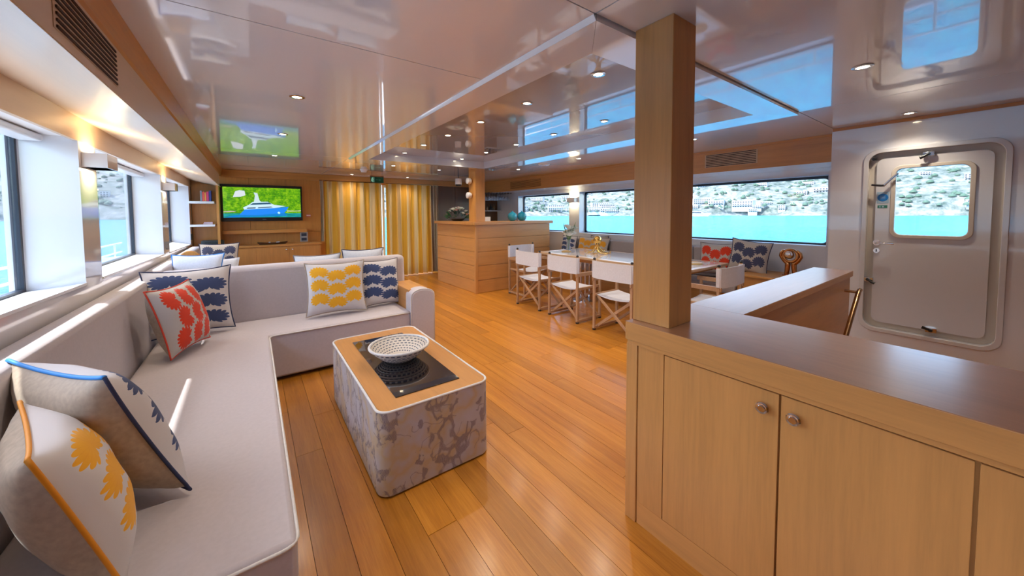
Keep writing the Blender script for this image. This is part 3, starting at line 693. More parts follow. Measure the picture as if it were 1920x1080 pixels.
bk = [((.75, .10, .08), .16, 'orange and red book standing on the upper white shelf', .028), ((.85, .35, .08), .15, 'yellow book standing on the upper white shelf', .02), ((.62, .05, .18), .165, 'pink book standing on the upper white shelf', .03), ((.04, .06, .25), .185, 'navy book standing at the right end of the upper white shelf', .03), ((.25, .27, .33), .18, 'grey book standing at the left end of the upper white shelf', .024)]
xx = -.70
for i, (c, h, lb, w_) in enumerate([bk[4], bk[0], bk[1], bk[2], bk[3]]):
    M['book%d' % i] = plain('book_cover_%d' % i, c, .5)
    k_ = thing('book', lb, 'book', (xx, 8.02, 1.683), 'books on the upper white shelf')
    B().box(xx, xx + .002, 8.0, 8.14, 1.683, 1.683 + h).box(xx + w_ - .002, xx + w_, 8.0, 8.14, 1.683, 1.683 + h).box(xx, xx + w_, 7.998, 8.001, 1.683, 1.683 + h).build('cover', 'book%d' % i, k_)
    box(xx + .002, xx + w_ - .002, 8.001, 8.135, 1.686, 1.680 + h).build('pages', 'canvas', k_); xx += w_ + .003
M['redbook'] = plain('red_book_cover', (.55, .05, .03), .5)
for k, lb in enumerate(('lower of two flat red books on the lower white shelf', 'upper of two flat red books on the lower white shelf')):
    k_ = thing('book', lb, 'book', (-.62, 8.05, 1.289 + k * .022), 'red books lying on the lower white shelf')
    z = 1.288 + k * .022; a = .01 * k
    B().box(-.68 + a, -.55, 8.0, 8.12, z, z + .003).box(-.68 + a, -.55, 8.0, 8.12, z + .018, z + .021).box(-.68 + a, -.677 + a, 8.0, 8.12, z, z + .021).build('cover', 'redbook', k_)
    box(-.677 + a, -.553, 8.003, 8.117, z + .003, z + .018).build('pages', 'canvas', k_)
M['darkcloth'] = fabric('charcoal_speaker_cloth', (.03, .035, .035), .2, 300)
spk = thing('speaker', 'black rounded speaker on the left end of the media cabinet', 'speaker', (-.56, 8.05, .89))
B().prism(rr(-.72, -.41, 7.97, 8.15, .07, 6), 'z', .892, 1.01).build('body', 'darkcloth', spk, bevel=.015, fixn=True)
B().prism(rr(-.70, -.43, 7.985, 8.135, .06, 6), 'z', 1.009, 1.016).build('top_plate', 'black', spk, fixn=True)
box(-.60, -.53, 7.966, 7.971, .93, .936).build('trim_bar', 'chrome', spk)
mb = thing('model_boat', 'small dark wooden boat-shaped tray on the media cabinet', 'tray', (.30, 8.1, .89))
M['darkwood'] = wood('dark_tray_wood', (.09, .035, .015), 'x')
b = B(); nb = 16; vs = []; 
for i in range(nb + 1):
    t_i = i / nb * 2 - 1; w_ = .055 * (1 - t_i * t_i) ** .6 + .002; zt = .035 + .018 * t_i * t_i
    vs += [(.30 + .24 * t_i, 8.1 - w_, .89 + zt), (.30 + .24 * t_i * .85, 8.1 - w_ * .5, .891), (.30 + .24 * t_i * .85, 8.1 + w_ * .5, .891), (.30 + .24 * t_i, 8.1 + w_, .89 + zt), (.30 + .23 * t_i, 8.1, .91)]
fs = []
for i in range(nb):
    a = i * 5; c = a + 5
    fs += [(a, a + 1, c + 1, c), (a + 1, a + 2, c + 2, c + 1), (a + 2, a + 3, c + 3, c + 2), (a + 3, a + 4, c + 4, c + 3), (a + 4, a, c, c + 4)]
b.add(vs, fs).build('hull', 'darkwood', mb, smooth=40)
for dx in (-.05, .07, .1): B().ball((.30 + dx, 8.1, .925), .018, 10).build('pebble', 'canvas', mb, smooth=180)
M['panelblue'] = plain('dark_blue_display', (.02, .03, .06), .2); M['grey'] = plain('grey_plastic', (.30, .30, .31), .4)
cp_ = thing('control_panel', 'grey wall controller with two dark displays, right of the oak ledge', 'controller', (.84, 8.2, .93))
box(.765, .895, 8.24, 8.28, .905, 1.10).build('housing', 'grey', cp_, bevel=.004)
for z in (.93, 1.02): box(.785, .875, 8.236, 8.241, z, z + .055).build('display', 'panelblue', cp_)
M['pinkred'] = plain('pale_red_plastic', (.62, .22, .2), .4)
alr = thing('call_button', 'small pale red and white wall unit right of the television', 'switch', (.93, 8.39, 1.43))
box(.895, .975, 8.37, YF, 1.40, 1.455).build('housing', 'pinkred', alr, bevel=.004); box(.90, .97, 8.366, 8.371, 1.425, 1.44).build('button', 'white', alr)
swt = thing('wall_switch', 'small dark green socket plate on the left wall below the shelves', 'switch', (-.79, 8.0, 1.05))
box(XL, XL + .012, 8.09, 8.19, 1.03, 1.13).build('plate', plain('green_black_plate', (.03, .06, .05), .4), swt, bevel=.002)

# television
tv = thing('television', 'black framed flat television showing a blue motor yacht off a green shore', 'television', (.19, 8.3, 1.67))
TX0, TX1, TZ0, TZ1 = -.455, .825, 1.33, 2.012
box(TX0, TX1, 8.305, 8.345, TZ0, TZ1).build('housing', 'black', tv, bevel=.006)
box(-.1, .5, 8.345, YF, 1.45, 1.9).build('wall_bracket', 'black', tv)
def screen_mat():
    t = NT('screen_landscape'); v = t.coord(); sp = t.n('ShaderNodeSeparateXYZ'); t.l(v, sp.inputs[0])
    n1 = t.noise(v, 9, 5, .7); n2 = t.noise(t.coord((1, 1, 2.2)), 22, 4, .7)
    hill = t.ramp(t.math('ADD', t.math('MULTIPLY', n1, .55), t.math('MULTIPLY', n2, .45)), [(.36, (.02, .12, .01)), (.48, (.09, .34, .01)), (.56, (.24, .52, .01)), (.68, (.42, .62, .08))])
    wat = t.ramp(t.noise(t.coord((1, 1, 9)), 8, 3), [(.35, (.0, .20, .22)), (.65, (.02, .38, .36))])
    hz = t.math('ADD', sp.outputs[2], t.math('MULTIPLY', n2, .012))
    c = t.mix(t.math('GREATER_THAN', hz, -.185), wat, hill)
    t.P(col=(0, 0, 0), em=c, ems=.55, rough=.08); return t.m
M['screen'] = screen_mat()
sx0, sx1, sz0, sz1 = -.418, .795, 1.40, 1.962
scn = box(sx0, sx1, 8.302, 8.306, sz0, sz1).build('screen', 'screen', tv, origin=None)
def spoly(pts, name, col, k, s=.6, yy=8.3015):
    m_ = emit('screen_' + name, col, s)
    f = lambda p: (sx0 + (sx1 - sx0) * p[0], sz0 + (sz1 - sz0) * p[1])
    return B().prism([f(p) for p in pts], 'y', yy - .0003 * k, 8.302).build(name, m_, scn, fixn=True)
def scr(px, pz): return ((px - 105) / 935, 1 - (pz - 140 - (px - 105) * .02) / 358)
spoly([scr(*p) for p in ((105, 425), (180, 420), (250, 425), (220, 436), (105, 436))], 'shore_line', (.5, .45, .35), 1)
spoly([scr(*p) for p in ((860, 430), (960, 436), (1040, 432), (1040, 442), (860, 442))], 'beach_line', (.6, .55, .4), 1)
spoly([scr(*p) for p in ((215, 262), (245, 192), (290, 180), (350, 186), (360, 240), (300, 258))], 'white_rocks', (.62, .68, .72), 1)
spoly([scr(*p) for p in ((280, 470), (345, 408), (700, 395), (880, 385), (850, 432), (815, 462), (500, 478))], 'yacht_hull', (.01, .22, .82), 2)
spoly([scr(*p) for p in ((120, 498), (230, 470), (560, 470), (830, 455), (860, 498))], 'hull_reflection', (.0, .20, .55), 1)
spoly([scr(*p) for p in ((325, 385), (400, 350), (440, 318), (620, 318), (700, 358), (850, 375), (700, 397), (340, 408))], 'yacht_superstructure', (.55, .75, .85), 3)
spoly([scr(*p) for p in ((455, 318), (470, 245), (455, 205), (500, 215), (522, 300), (540, 318))], 'yacht_mast', (.55, .68, .72), 3)
spoly([scr(*p) for p in ((365, 400), (380, 386), (475, 384), (470, 398))], 'lower_window_aft', (.02, .05, .12), 4)
spoly([scr(*p) for p in ((495, 396), (505, 384), (660, 378), (680, 386))], 'lower_window_fore', (.02, .05, .12), 4)
spoly([scr(*p) for p in ((405, 355), (440, 334), (640, 328), (670, 348))], 'upper_window', (.02, .08, .15), 4)
spoly([scr(*p) for p in ((735, 455), (755, 440), (775, 460), (755, 474))], 'bow_wave', (.45, .8, .95), 4)
B().box(.16, .22, 8.303, 8.3048, 1.358, 1.366).build('brand_bar', 'grey', tv)

# ------------------------------------------------------------------ curtains
def curtain(label, x0, x1, y, z0, z1, pleats, amp, mat, group=None, seed=0, flare=0):
    o = thing('curtain', label, 'curtain', ((x0 + x1) / 2, y, 0), group); rn = random.Random(seed)
    n = pleats * 12; ph = [rn.uniform(-.5, .5) for _ in range(pleats + 2)]; vs = []; uv = []; rows = 14
    for j in range(rows + 1):
        tz = j / rows
        for i in range(n + 1):
            t_i = i / n; p = t_i * pleats; k = int(p)
            a = amp * (.55 + .45 * (1 - tz)) * (1 + .4 * ph[k])
            yy = y + a * math.sin(2 * math.pi * p + .5 * ph[k] * math.sin(tz * 3)) + .3 * a * math.sin(4 * math.pi * p + ph[k])
            xx_ = x0 + (x1 - x0) * t_i + .012 * math.sin(2 * math.pi * p * .5 + tz * 2.5)
            vs.append((xx_, yy, z0 + (z1 - z0) * tz)); uv.append((p * .62, tz))
    fs = [(j * (n + 1) + i, j * (n + 1) + i + 1, (j + 1) * (n + 1) + i + 1, (j + 1) * (n + 1) + i) for j in range(rows) for i in range(n)]
    b = B().add(vs, fs); c = b.build('drape', mat, o, smooth=180)
    lay = c.data.uv_layers.new(name='UVMap'); li = [0] * len(c.data.loops); c.data.loops.foreach_get('vertex_index', li)
    lay.data.foreach_set('uv', [q for i in li for q in uv[i]])
    box(x0, x1, y - .01, y + .01, z1, z1 + .02).build('heading_rail', 'bronze', o)
    return o
curtain('gold and cream striped curtain left of the bright gap', 1.20, 2.375, 8.24, .02, 2.135, 9, .045, 'curtain', seed=2)
curtain('gold and cream striped curtain right of the bright gap', 2.455, 3.56, 8.24, .02, 2.135, 9, .045, 'curtain', seed=5)
curtain('narrow beige drape beside the television cabinet', 1.125, 1.185, 8.20, .9, 2.135, 2, .02, 'drape', seed=7)
curtain('narrow beige drape at the right end of the gold curtains', 3.585, 3.74, 8.22, .02, 2.135, 3, .025, 'drape', seed=8)

# exit sign, detectors
M['exitgreen'] = plain('exit_sign_green', (.005, .10, .055), .25); M['exitmark'] = emit('exit_sign_mark', (.35, .75, .55), .5)
ex = thing('exit_sign', 'green hanging exit sign with a pale running figure above the curtain gap', 'sign', (2.1, 7.6, 2.1))
box(1.97, 2.235, 7.6, 7.612, 2.095, 2.215).build('sign_plate', 'exitgreen', ex, bevel=.002)
box(1.97, 2.235, 7.595, 7.617, 2.213, 2.232).build('sign_mount', 'bronze', ex)
for xh in (1.996, 2.2): box(xh, xh + .004, 7.6, 7.61, 2.23, H0).build('hanger', 'chrome', ex)
fg = B(); fy = 7.5985
fg.cyl((2.008, fy, 2.188), (2.008, 7.6, 2.188), .010, n=12)
for a, c_ in (((2.006, 2.175), (2.0, 2.145)), ((2.0, 2.147), (2.016, 2.128)), ((2.016, 2.128), (2.010, 2.108)), ((2.0, 2.147), (1.988, 2.122)), ((2.004, 2.17), (2.024, 2.155)), ((2.004, 2.17), (1.986, 2.158))):
    fg.tube([(a[0], fy, a[1]), (c_[0], fy, c_[1])], .004, 6)
fg.build('running_figure', 'exitmark', ex)
B().box(2.035, 2.040, 7.5985, 7.6, 2.10, 2.205).build('divider', 'exitmark', ex)
B().box(2.075, 2.150, fy, 7.6, 2.148, 2.158).prism([(2.150, 2.135), (2.178, 2.153), (2.150, 2.171)], 'y', fy, 7.6).build('arrow', plain('exit_arrow', (.05, .35, .22), .4), ex, fixn=True)
sm = thing('smoke_detector', 'round white smoke detector on the ceiling left of the exit sign', 'detector', (1.71, 7.04, H0))
B().cyl((1.71, 7.04, H0 - .02), (1.71, 7.04, H0), .06, .07, 24).build('base', 'white', sm, smooth=50)
B().cyl((1.71, 7.04, H0 - .05), (1.71, 7.04, H0 - .02), .045, .055, 24).build('sensor_cap', 'white', sm, smooth=50)
sm = thing('ceiling_speaker', 'flat white oval ceiling fitting in front of the bar, above the window side', 'detector', (4.0, 4.6, H0))
B().cyl((4.02, 4.6, H0 - .022), (4.02, 4.6, H0), .085, .10, 28).build('base', 'white', sm, smooth=50)
B().cyl((4.02, 4.6, H0 - .03), (4.02, 4.6, H0 - .021), .05, .06, 24).build('sensor_cap', 'chrome', sm, smooth=50)

# ------------------------------------------------------------------ dining table
dt = thing('dining_table', 'long pale dining table with a wooden edge, set for six by the right windows', 'table', (4.6, 3.4, 0))
TX, TX2, TY, TY2, TZ = 4.05, 5.12, 2.13, 4.80, .775
box(TX, TX2, TY, TY2, TZ - .035, TZ).build('table_top', 'table_wood', dt, bevel=.006)
M['tabletop'] = NT('white_gloss_table_inlay').P(col=(.70, .66, .66), rough=.15, coat=.8, crough=.05).m
box(TX + .10, TX2 - .10, TY + .06, TY2 - .10, TZ, TZ + .0015).build('white_inlay', 'tabletop', dt)
box(TX + .12, TX2 - .12, TY + .15, TY2 - .15, TZ - .10, TZ - .035).build('apron', 'veneer_warm_y', dt, bevel=.004)
for y in (2.75, 4.15):
    b = B()
    for dx, dy in ((-.05, -.05), (.05, -.05), (.05, .05), (-.05, .05)): b.cyl((4.55 + dx, y + dy, .05), (4.55 + dx, y + dy, .675), .018, n=12)
    b.build('pedestal', 'chrome', dt, smooth=50)
    B().lathe([(0, 0), (.30, 0), (.30, .012), (.10, .04), (.09, .055), (0, .055)], (4.55, y, 0), 36).build('pedestal_foot', 'chrome', dt, smooth=40)

# ------------------------------------------------------------------ director chairs
def chair_parts(root):
    # seat faces +y (front); width along x; origin on the floor at the centre of the back legs
    w = .27; d = .44
    def bar(p0, p1, wx, wy, name='leg', mat='chair_wood', par=root):
        p0 = Vector(p0); p1 = Vector(p1); b = B(); dd = (p1 - p0).normalized()
        a = Vector((0, 1, 0)) if abs(dd.y) < .9 else Vector((1, 0, 0)); a = (a - dd * a.dot(dd)).normalized(); c = dd.cross(a)
        vs = [p + a * sa * wy / 2 + c * sc_ * wx / 2 for p in (p0, p1) for sa, sc_ in ((-1, -1), (1, -1), (1, 1), (-1, 1))]
        b.add(vs, [(0, 3, 2, 1), (4, 5, 6, 7), (0, 1, 5, 4), (1, 2, 6, 5), (2, 3, 7, 6), (3, 0, 4, 7)])
        return b.build(name, mat, par, bevel=.003, seg=1, fixn=True)
    for s in (-1, 1):
        l = bar((s * w, 0, .0), (s * w, 0, .875), .032, .028)
        B().ball((s * w, 0, .885), .018, 10).build('finial', 'black', l, smooth=180)
        l = bar((s * w, d, .0), (s * w, d, .63), .032, .028)
        bar((s * w, -.03, .64), (s * w, d + .05, .64), .05, .022, 'armrest')
        bar((s * w, -.02, .035), (s * w, d + .02, .035), .03, .035, 'floor_rail')
        bar((s * (w - .02), -.0, .445), (s * (w - .02), d, .445), .03, .03, 'seat_rail')
        for yy in (0, d): B().cyl((s * w, yy, .0), (s * w, yy, .02), .022, n=10).build('foot_cap', 'black', root)
    for y in (.025, d - .025):
        bar((-w + .03, y, .435), (w - .02, y, .05), .034, .018, 'cross_brace')
        bar((w - .03, y + .02, .435), (-w + .02, y + .02, .05), .034, .018, 'cross_brace')
    b = B(); n = 10; vs = []
    for j in range(2):
        for i in range(n + 1):
            t = i / n * 2 - 1; z = .455 - .03 * (1 - t * t)
            vs += [(t * (w - .01), .01 + j * (d - .02), z), (t * (w - .01), .01 + j * (d - .02), z - .006)]
    k = 2 * (n + 1); fs = []
    for i in range(n):
        a = i * 2; fs += [(a, a + 2, a + k + 2, a + k), (a + 1, a + k + 1, a + k + 3, a + 3), (a, a + 1, a + 3, a + 2), (a + k, a + k + 2, a + k + 3, a + k + 1)]
    b.add(vs, fs).build('canvas_seat', 'canvas', root, smooth=40)
    b = B(); vs = []; n = 14
    for i in range(n + 1):
        t = i / n * 2 - 1; y = -.020 - .022 * (1 - t * t) * 1.2 ; rip = .0035 * math.sin(i * 2.1)
        for z in (.655, .865): vs += [(t * (w + .012), y + rip, z), (t * (w + .012), y - .008 + rip, z)]
    fs = []
    for i in range(n):
        a = i * 4; c = a + 4
        fs += [(a, a + 2, c + 2, c), (a + 1, c + 1, c + 3, a + 3), (a, c, c + 1, a + 1), (a + 2, a + 3, c + 3, c + 2)]
    fs += [(0, 1, 3, 2), (n * 4, n * 4 + 2, n * 4 + 3, n * 4 + 1)]
    b.add(vs, fs).build('canvas_back', 'canvas', root, smooth=60)
    for s in (-1, 1): B().box(s * w - .02, s * w + .02, -.024, .024, .655, .865).build('back_sleeve', 'canvas', root, bevel=.01)
ch = thing('director_chair', 'x', 'chair', (0, 0, 0), 'canvas director chairs at the dining table'); chair_parts(ch)
first = True
for (x, y, rz, lb) in ((3.41, 4.275, -90, 'white canvas director chair, farthest of three in a row with backs to the room'),
                       (3.41, 3.515, -90, 'white canvas director chair, middle one of three in a row with backs to the room'),
                       (3.40, 2.68, -90, 'white canvas director chair in the row, half hidden behind the tall column'),
                       (4.02, 5.24, 180, 'white canvas director chair at the far head of the table, against the bar'),
                       (4.20, 1.73, 0, 'canvas director chair at the near head of the table, right of the tall column')):
    c = ch if first else dup(ch)
    first = False
    c.location = (x, y, 0); c.rotation_euler = (0, 0, R(rz)); c['label'] = lb

# ------------------------------------------------------------------ window bench on the right
be = thing('window_bench', 'long taupe upholstered bench along the right wall behind the dining table', 'bench', (5.3, 3.8, 0))
box(5.02, XR - .001, 2.0, 5.5, 0, .38).build('bench_base', 'veneer_warm_y', be)
for y0, y1 in ((2.0, 2.78), (2.79, 3.58), (3.59, 4.44), (4.45, 5.5)):
    box(5.0, XR - .14, y0, y1, .38, .50).build('seat_pad', 'bench', be, bevel=.02, seg=3)
    box(XR - .15, XR - .002, y0, y1, .50, .935).build('back_pad', 'bench', be, bevel=.025, seg=3)
bj = thing('low_cabinet', 'low wooden deck beside the bench under the right window, carrying the copper sculpture', 'cabinet', (5.3, 1.5, 0))
box(4.99, XR - .001, 1.06, 1.97, 0, .64).build('carcass', 'veneer_warm_y', bj)
box(4.97, XR - .001, 1.055, 1.98, .64, .665).build('top_board', 'veneer_warm_y', bj, bevel=.004)
rg = thing('rug', 'blue-grey flat rug on the floor at the near end of the dining table', 'rug', (4.2, 1.9, 0))
box(3.75, 4.9, 1.1, 2.6, .0005, .008).build('pile', 'rug', rg)
cushion('ochre flower print cushion lying along the bench behind the golden octopus', 'pr_gold', 'linen', 'pipe_grey', .80, .36, .14, (5.36, 4.70, .80), u=(0, -1, 0), v=(.25, 0, 1))
cushion('navy flower print cushion behind the glass vase of white flowers', 'pr_navy', 'linen', 'pipe_navy', .42, .36, .13, (5.30, 5.28, .80), u=(0, -1, 0), v=(.2, 0, 1))
cushion('red flower print cushion on the right bench, right of the tall column', 'pr_red3', 'linen', 'pipe_grey', .46, .46, .14, (5.32, 2.38, .79), u=(.1, -1, 0), v=(.18, .1, 1))
cushion('large grey-navy flower print cushion at the near end of the right bench', 'pr_navy3', 'linen', 'pipe_navy', .46, .44, .15, (5.30, 1.96, .86), u=(.12, -1, -.12), v=(.15, -.12, 1))
cushion('grey cushion on the right bench whose corner shows above the ochre one', 'linen', 'linen', 'pipe_navy', .44, .42, .12, (5.44, 4.62, .80), u=(0, -1, 0), v=(.15, .1, 1))

# copper sculpture: two legs and two curved arms holding a mirror ball
lp = thing('table_sculpture', 'copper ring-shaped sculpture with a mirrored ball on the low wooden deck', 'sculpture', (5.35, 1.55, .665))
ox, oy, oz = 5.35, 1.52, .665
b = B()
for s in (-1, 1):
    pts = [(ox, oy + s * .045, oz), (ox, oy + s * .035, oz + .08), (ox, oy + s * .03, oz + .15), (ox, oy + s * .07, oz + .19), (ox - .01, oy + s * .10, oz + .24), (ox - .02, oy + s * .095, oz + .28), (ox - .03, oy + s * .065, oz + .315)]
    q = []
    for i in range(len(pts) - 1):
        for k in range(4):
            t = k / 4; q.append(tuple(pts[i][m_] * (1 - t) + pts[i + 1][m_] * t for m_ in range(3)))
    q.append(pts[-1]); nn = len(q); b.tube(q, [.030 - .012 * abs(2 * i / nn - .6) for i in range(nn)], 12)
b.build('curved_arms', 'copper', lp, smooth=180)
B().tube([(ox - .03, oy + .07 * math.cos(t), oz + .25 + .075 * math.sin(t)) for t in [2 * math.pi * k / 28 for k in range(28)]], .016, 10, True).build('ring', 'copper', lp, smooth=180)
B().ball((ox + .005, oy + .02, oz + .265), .062, 20).build('mirror_ball', 'chrome', lp, smooth=180)
B().cyl((ox, oy, oz), (ox, oy, oz + .012), .085, n=28).build('foot', 'copper', lp, smooth=40)

# golden octopus
oc = thing('octopus_figurine', 'golden octopus figurine with curling arms standing on the dining table', 'figurine', (4.60, 3.93, TZ))
b = B(); cx, cy, cz = 4.60, 3.93, TZ + .0015
b.lathe([(0, .10), (.035, .105), (.045, .13), (.038, .15), (.045, .17), (.062, .20), (.068, .23), (.060, .262), (.040, .285), (.018, .296), (0, .298)], (cx, cy, cz), 20)
b.build('head', 'gold', oc, smooth=180)
for i in range(8):
    a = 2 * math.pi * i / 8 + .3; rn = random.Random(i); L = .20 + .05 * rn.random(); pts = []
    for k in range(15):
        t = k / 14; rr_ = .018 + L * t; zz_ = .115 * (1 - t) ** 4 + .012 + (.045 * max(0, (t - .75) / .25) ** 1.5); aa = a + .5 * math.sin(t * 3.6 + i)
        if t > .85: rr_ -= .03 * (t - .85) / .15
        pts.append((cx + rr_ * math.cos(aa) * 1.0, cy + rr_ * math.sin(aa), cz + zz_))
    b = B().tube(pts, [.014 * (1 - .68 * k / 14) for k in range(15)], 8)
    b.build('tentacle', 'gold', oc, smooth=180)
B().ball((cx - .045, cy - .02, cz + .165), .010, 10).ball((cx - .02, cy - .045, cz + .165), .010, 10).build('eyes', 'black', oc, smooth=180)

# vase with white flowers
pl_ = thing('round_mat', 'small round woven gold mat under the vase on the dining table', 'mat', (4.45, 4.56, TZ))
B().cyl((4.42, 4.47, TZ + .0015), (4.42, 4.47, TZ + .013), .085, n=32).build('woven_disc', M['gold'] if False else plain('woven_gold_mat', (.40, .25, .08), .6), pl_)
b = B()
for k in range(6): b.tube([(4.42 + (.015 + .012 * k) * math.cos(2 * math.pi * i / 28), 4.47 + (.015 + .012 * k) * math.sin(2 * math.pi * i / 28), TZ + .014) for i in range(28)], .005, 6, True)
b.build('woven_coil', plain('woven_gold_coil', (.46, .29, .10), .6), pl_, smooth=180)
pm = thing('round_mat', 'round woven mat at the near end of the dining table, right of the tall column', 'mat', (4.66, 2.36, TZ))
B().cyl((4.66, 2.36, TZ + .0015), (4.66, 2.36, TZ + .02), .10, n=32).build('woven_disc', plain('pale_wood_disc', (.60, .42, .18), .5), pm, bevel=.004)
B().tube([(4.66 + .09 * math.cos(2 * math.pi * i / 28), 2.36 + .09 * math.sin(2 * math.pi * i / 28), TZ + .021) for i in range(28)], .007, 6, True).build('rim', 'table_wood', pm, smooth=180)
vz = thing('flower_vase', 'clear glass vase of white flowers and grass blades on the dining table', 'vase', (4.62, 4.62, TZ))
vx, vy = 4.62, 4.62
B().lathe([(0, 0), (.045, 0), (.05, .01), (.035, .06), (.032, .14), (.05, .20), (.046, .20), (.028, .14), (.031, .06), (.04, .012), (0, .012)], (vx, vy, TZ + .002), 24).build('glass', 'clearglass', vz, smooth=50)
M['leaf'] = plain('leaf_green', (.06, .17, .03), .5); M['petal'] = plain('white_petal', (.80, .80, .74), .6, sss=.1); M['petalpink'] = plain('pink_petal', (.70, .42, .40), .6)
b = B(); rn = random.Random(4); tips = []
for i in range(12):
    a = rn.uniform(0, 6.28); r_ = rn.uniform(.02, .12); z = rn.uniform(.24, .42); tips.append((vx + r_ * math.cos(a), vy + r_ * math.sin(a), TZ + z))
    b.tube([(vx + .01 * math.cos(a), vy + .01 * math.sin(a), TZ + .02), (vx + .3 * r_ * math.cos(a), vy + .3 * r_ * math.sin(a), TZ + z * .6), tips[-1]], .003, 5)
b.build('stems', 'leaf', vz)
b = B()
for dx, dy, h in ((.09, -.10, .52), (-.07, .06, .50), (.02, -.05, .44), (.12, .05, .40)):
    pts = [(vx, vy, TZ + .1), (vx + dx * .3, vy + dy * .3, TZ + h * .5), (vx + dx * .8, vy + dy * .8, TZ + h * .85), (vx + dx, vy + dy, TZ + h)]
    b.tube(pts, [.004, .007, .008, .001], 5)
b.build('grass_blades', 'leaf', vz)
def flower(c, s, mat, par, n=6, name='flower'):
    b = B(); rn = random.Random(int(c[0] * 9999)); rot = Matrix.Rotation(rn.uniform(0, 6), 4, 'Z') @ Matrix.Rotation(rn.uniform(-.6, .6), 4, 'X')
    for lay, (tilt_, k0, q) in enumerate(((.35, 0, 1), (.95, .5, .75))):
        for i in range(n):
            a = 2 * math.pi * (i + k0) / n; L = s * q; w_ = s * .42 * q; vs = []
            for t, ww in ((0, .15), (.35, .9), (.7, 1), (1, .25)):
                r_ = L * t * math.cos(tilt_); z = L * t * math.sin(tilt_) + .15 * L * t * t
                for sg_ in (-1, 1): vs.append((r_ * math.cos(a) - sg_ * ww * w_ * math.sin(a), r_ * math.sin(a) + sg_ * ww * w_ * math.cos(a), z - .1 * L * (1 - t)))
            vs = [tuple((rot @ Vector(v)) + Vector(c)) for v in vs]
            b.add(vs, [(0, 1, 3, 2), (2, 3, 5, 4), (4, 5, 7, 6)])
    return b.build(name, mat, par, smooth=180)
for t in tips: flower(t, .085, 'petal', vz)
fa = thing('flower_arrangement', 'low arrangement of white and pink flowers with dark leaves on the bar', 'flowers', (3.42, 6.45, BZ))
fxc, fyc = 3.42, 6.6
B().lathe([(0, 0), (.10, 0), (.15, .05), (.14, .05), (.09, .01), (0, .01)], (fxc, fyc, BZ), 24).build('bowl', 'black', fa, smooth=40)
rn = random.Random(11)
for i in range(120):
    th = rn.uniform(0, 6.28); ph = rn.uniform(.15, 1.5); rx = .30; 
    c_ = Vector((fxc + rx * .9 * math.sin(ph) * math.cos(th) * .8, fyc + rx * math.sin(ph) * math.sin(th), BZ + .04 + .20 * math.cos(ph) * rn.uniform(.5, 1)))
    d_ = Vector((math.cos(th) * math.sin(ph), math.sin(th) * math.sin(ph), .4 + math.cos(ph) * .5)).normalized(); s_ = d_.orthogonal().normalized() * .016; L = .075
    if i == 0: lb_ = B()
    lb_.add([c_ - d_ * .02, c_ + d_ * L * .4 + s_, c_ + d_ * L, c_ + d_ * L * .4 - s_], [(0, 1, 2, 3)])
lb_.build('leaves', plain('dark_leaf', (.02, .07, .02), .5), fa, stuff=True)
for i in range(26):
    th = rn.uniform(0, 6.28); ph = rn.uniform(.0, 1.35)
    flower((fxc + .23 * math.sin(ph) * math.cos(th), fyc + .28 * math.sin(ph) * math.sin(th), BZ + .06 + .20 * math.cos(ph)), .045, 'petalpink' if i % 5 == 0 else 'petal', fa, 5)

# blue round vases and small white box on the bar
M['turq'] = NT('turquoise_glaze').P(col=(.01, .30, .48), rough=.15, coat=.6).m
for x, lb in ((4.30, 'left one of two round turquoise vases on the bar, with a short neck'), (4.545, 'right one of two round turquoise vases on the bar, with a short neck')):
    v_ = thing('round_vase', lb, 'vase', (x, 5.9, BZ), 'round turquoise vases on the bar')
    B().lathe([(0, 0), (.05, 0), (.08, .03), (.098, .08), (.09, .13), (.055, .165), (.02, .178), (.018, .195), (.022, .2), (.012, .2), (0, .19)], (x, 5.9, BZ), 28).build('body', 'turq', v_, smooth=180)
nb_ = thing('napkin_box', 'small white box on the bar just right of the bar column', 'box', (3.60, 5.95, BZ))
box(3.62, 3.76, 5.88, 6.0, BZ, BZ + .085).build('body', 'white', nb_, bevel=.006); box(3.65, 3.73, 5.92, 5.96, BZ + .084, BZ + .088).build('napkin_slot', 'grey', nb_)

# bar back wall: glass rack, hanging wine glasses, shelf with bottles
gr_ = thing('glass_rack', 'dark hanging rack under the bulkhead holding upturned stemware behind the bar', 'rack', (5.3, 7.9, 1.98))
RX = [4.90 + .085 * i for i in range(8)]
for i in range(9): box(4.86 + .085 * i - .010, 4.86 + .085 * i + .010, 7.62, 8.36, 1.965, 1.979).build('slat', 'chrome', gr_)
wg = thing('wine_glass', 'x', 'glass', (0, 0, 0), 'upturned wine glasses hanging in the rack behind the bar')
B().lathe([(0, 0), (.034, 0), (.034, -.002), (.005, -.006), (.004, -.09), (.010, -.10), (.034, -.125), (.041, -.155), (.036, -.20), (.034, -.20), (.038, -.155), (.031, -.128), (0, -.108)], (0, 0, 0), 14).build('bowl_and_stem', 'clearglass', wg, smooth=50)
first = True
for j, y in enumerate((7.72, 7.9, 8.08)):
    for x in RX:
        c = wg if first else dup(wg); first = False
        c.location = (x, y, 1.99); c['label'] = 'one of the identical upturned wine glasses hanging behind the bar'
bs = thing('bar_shelf', 'white shelf with bottles on the wall behind the bar', 'shelf', (5.3, 8.3, 1.53))
box(5.15, XR - .01, 8.18, YF - .001, 1.51, 1.535).build('board', 'white', bs)
M['bot1'] = NT('amber_bottle').P(col=(.20, .09, .03), rough=.1).m; M['bot2'] = NT('dark_bottle').P(col=(.03, .03, .04), rough=.1).m
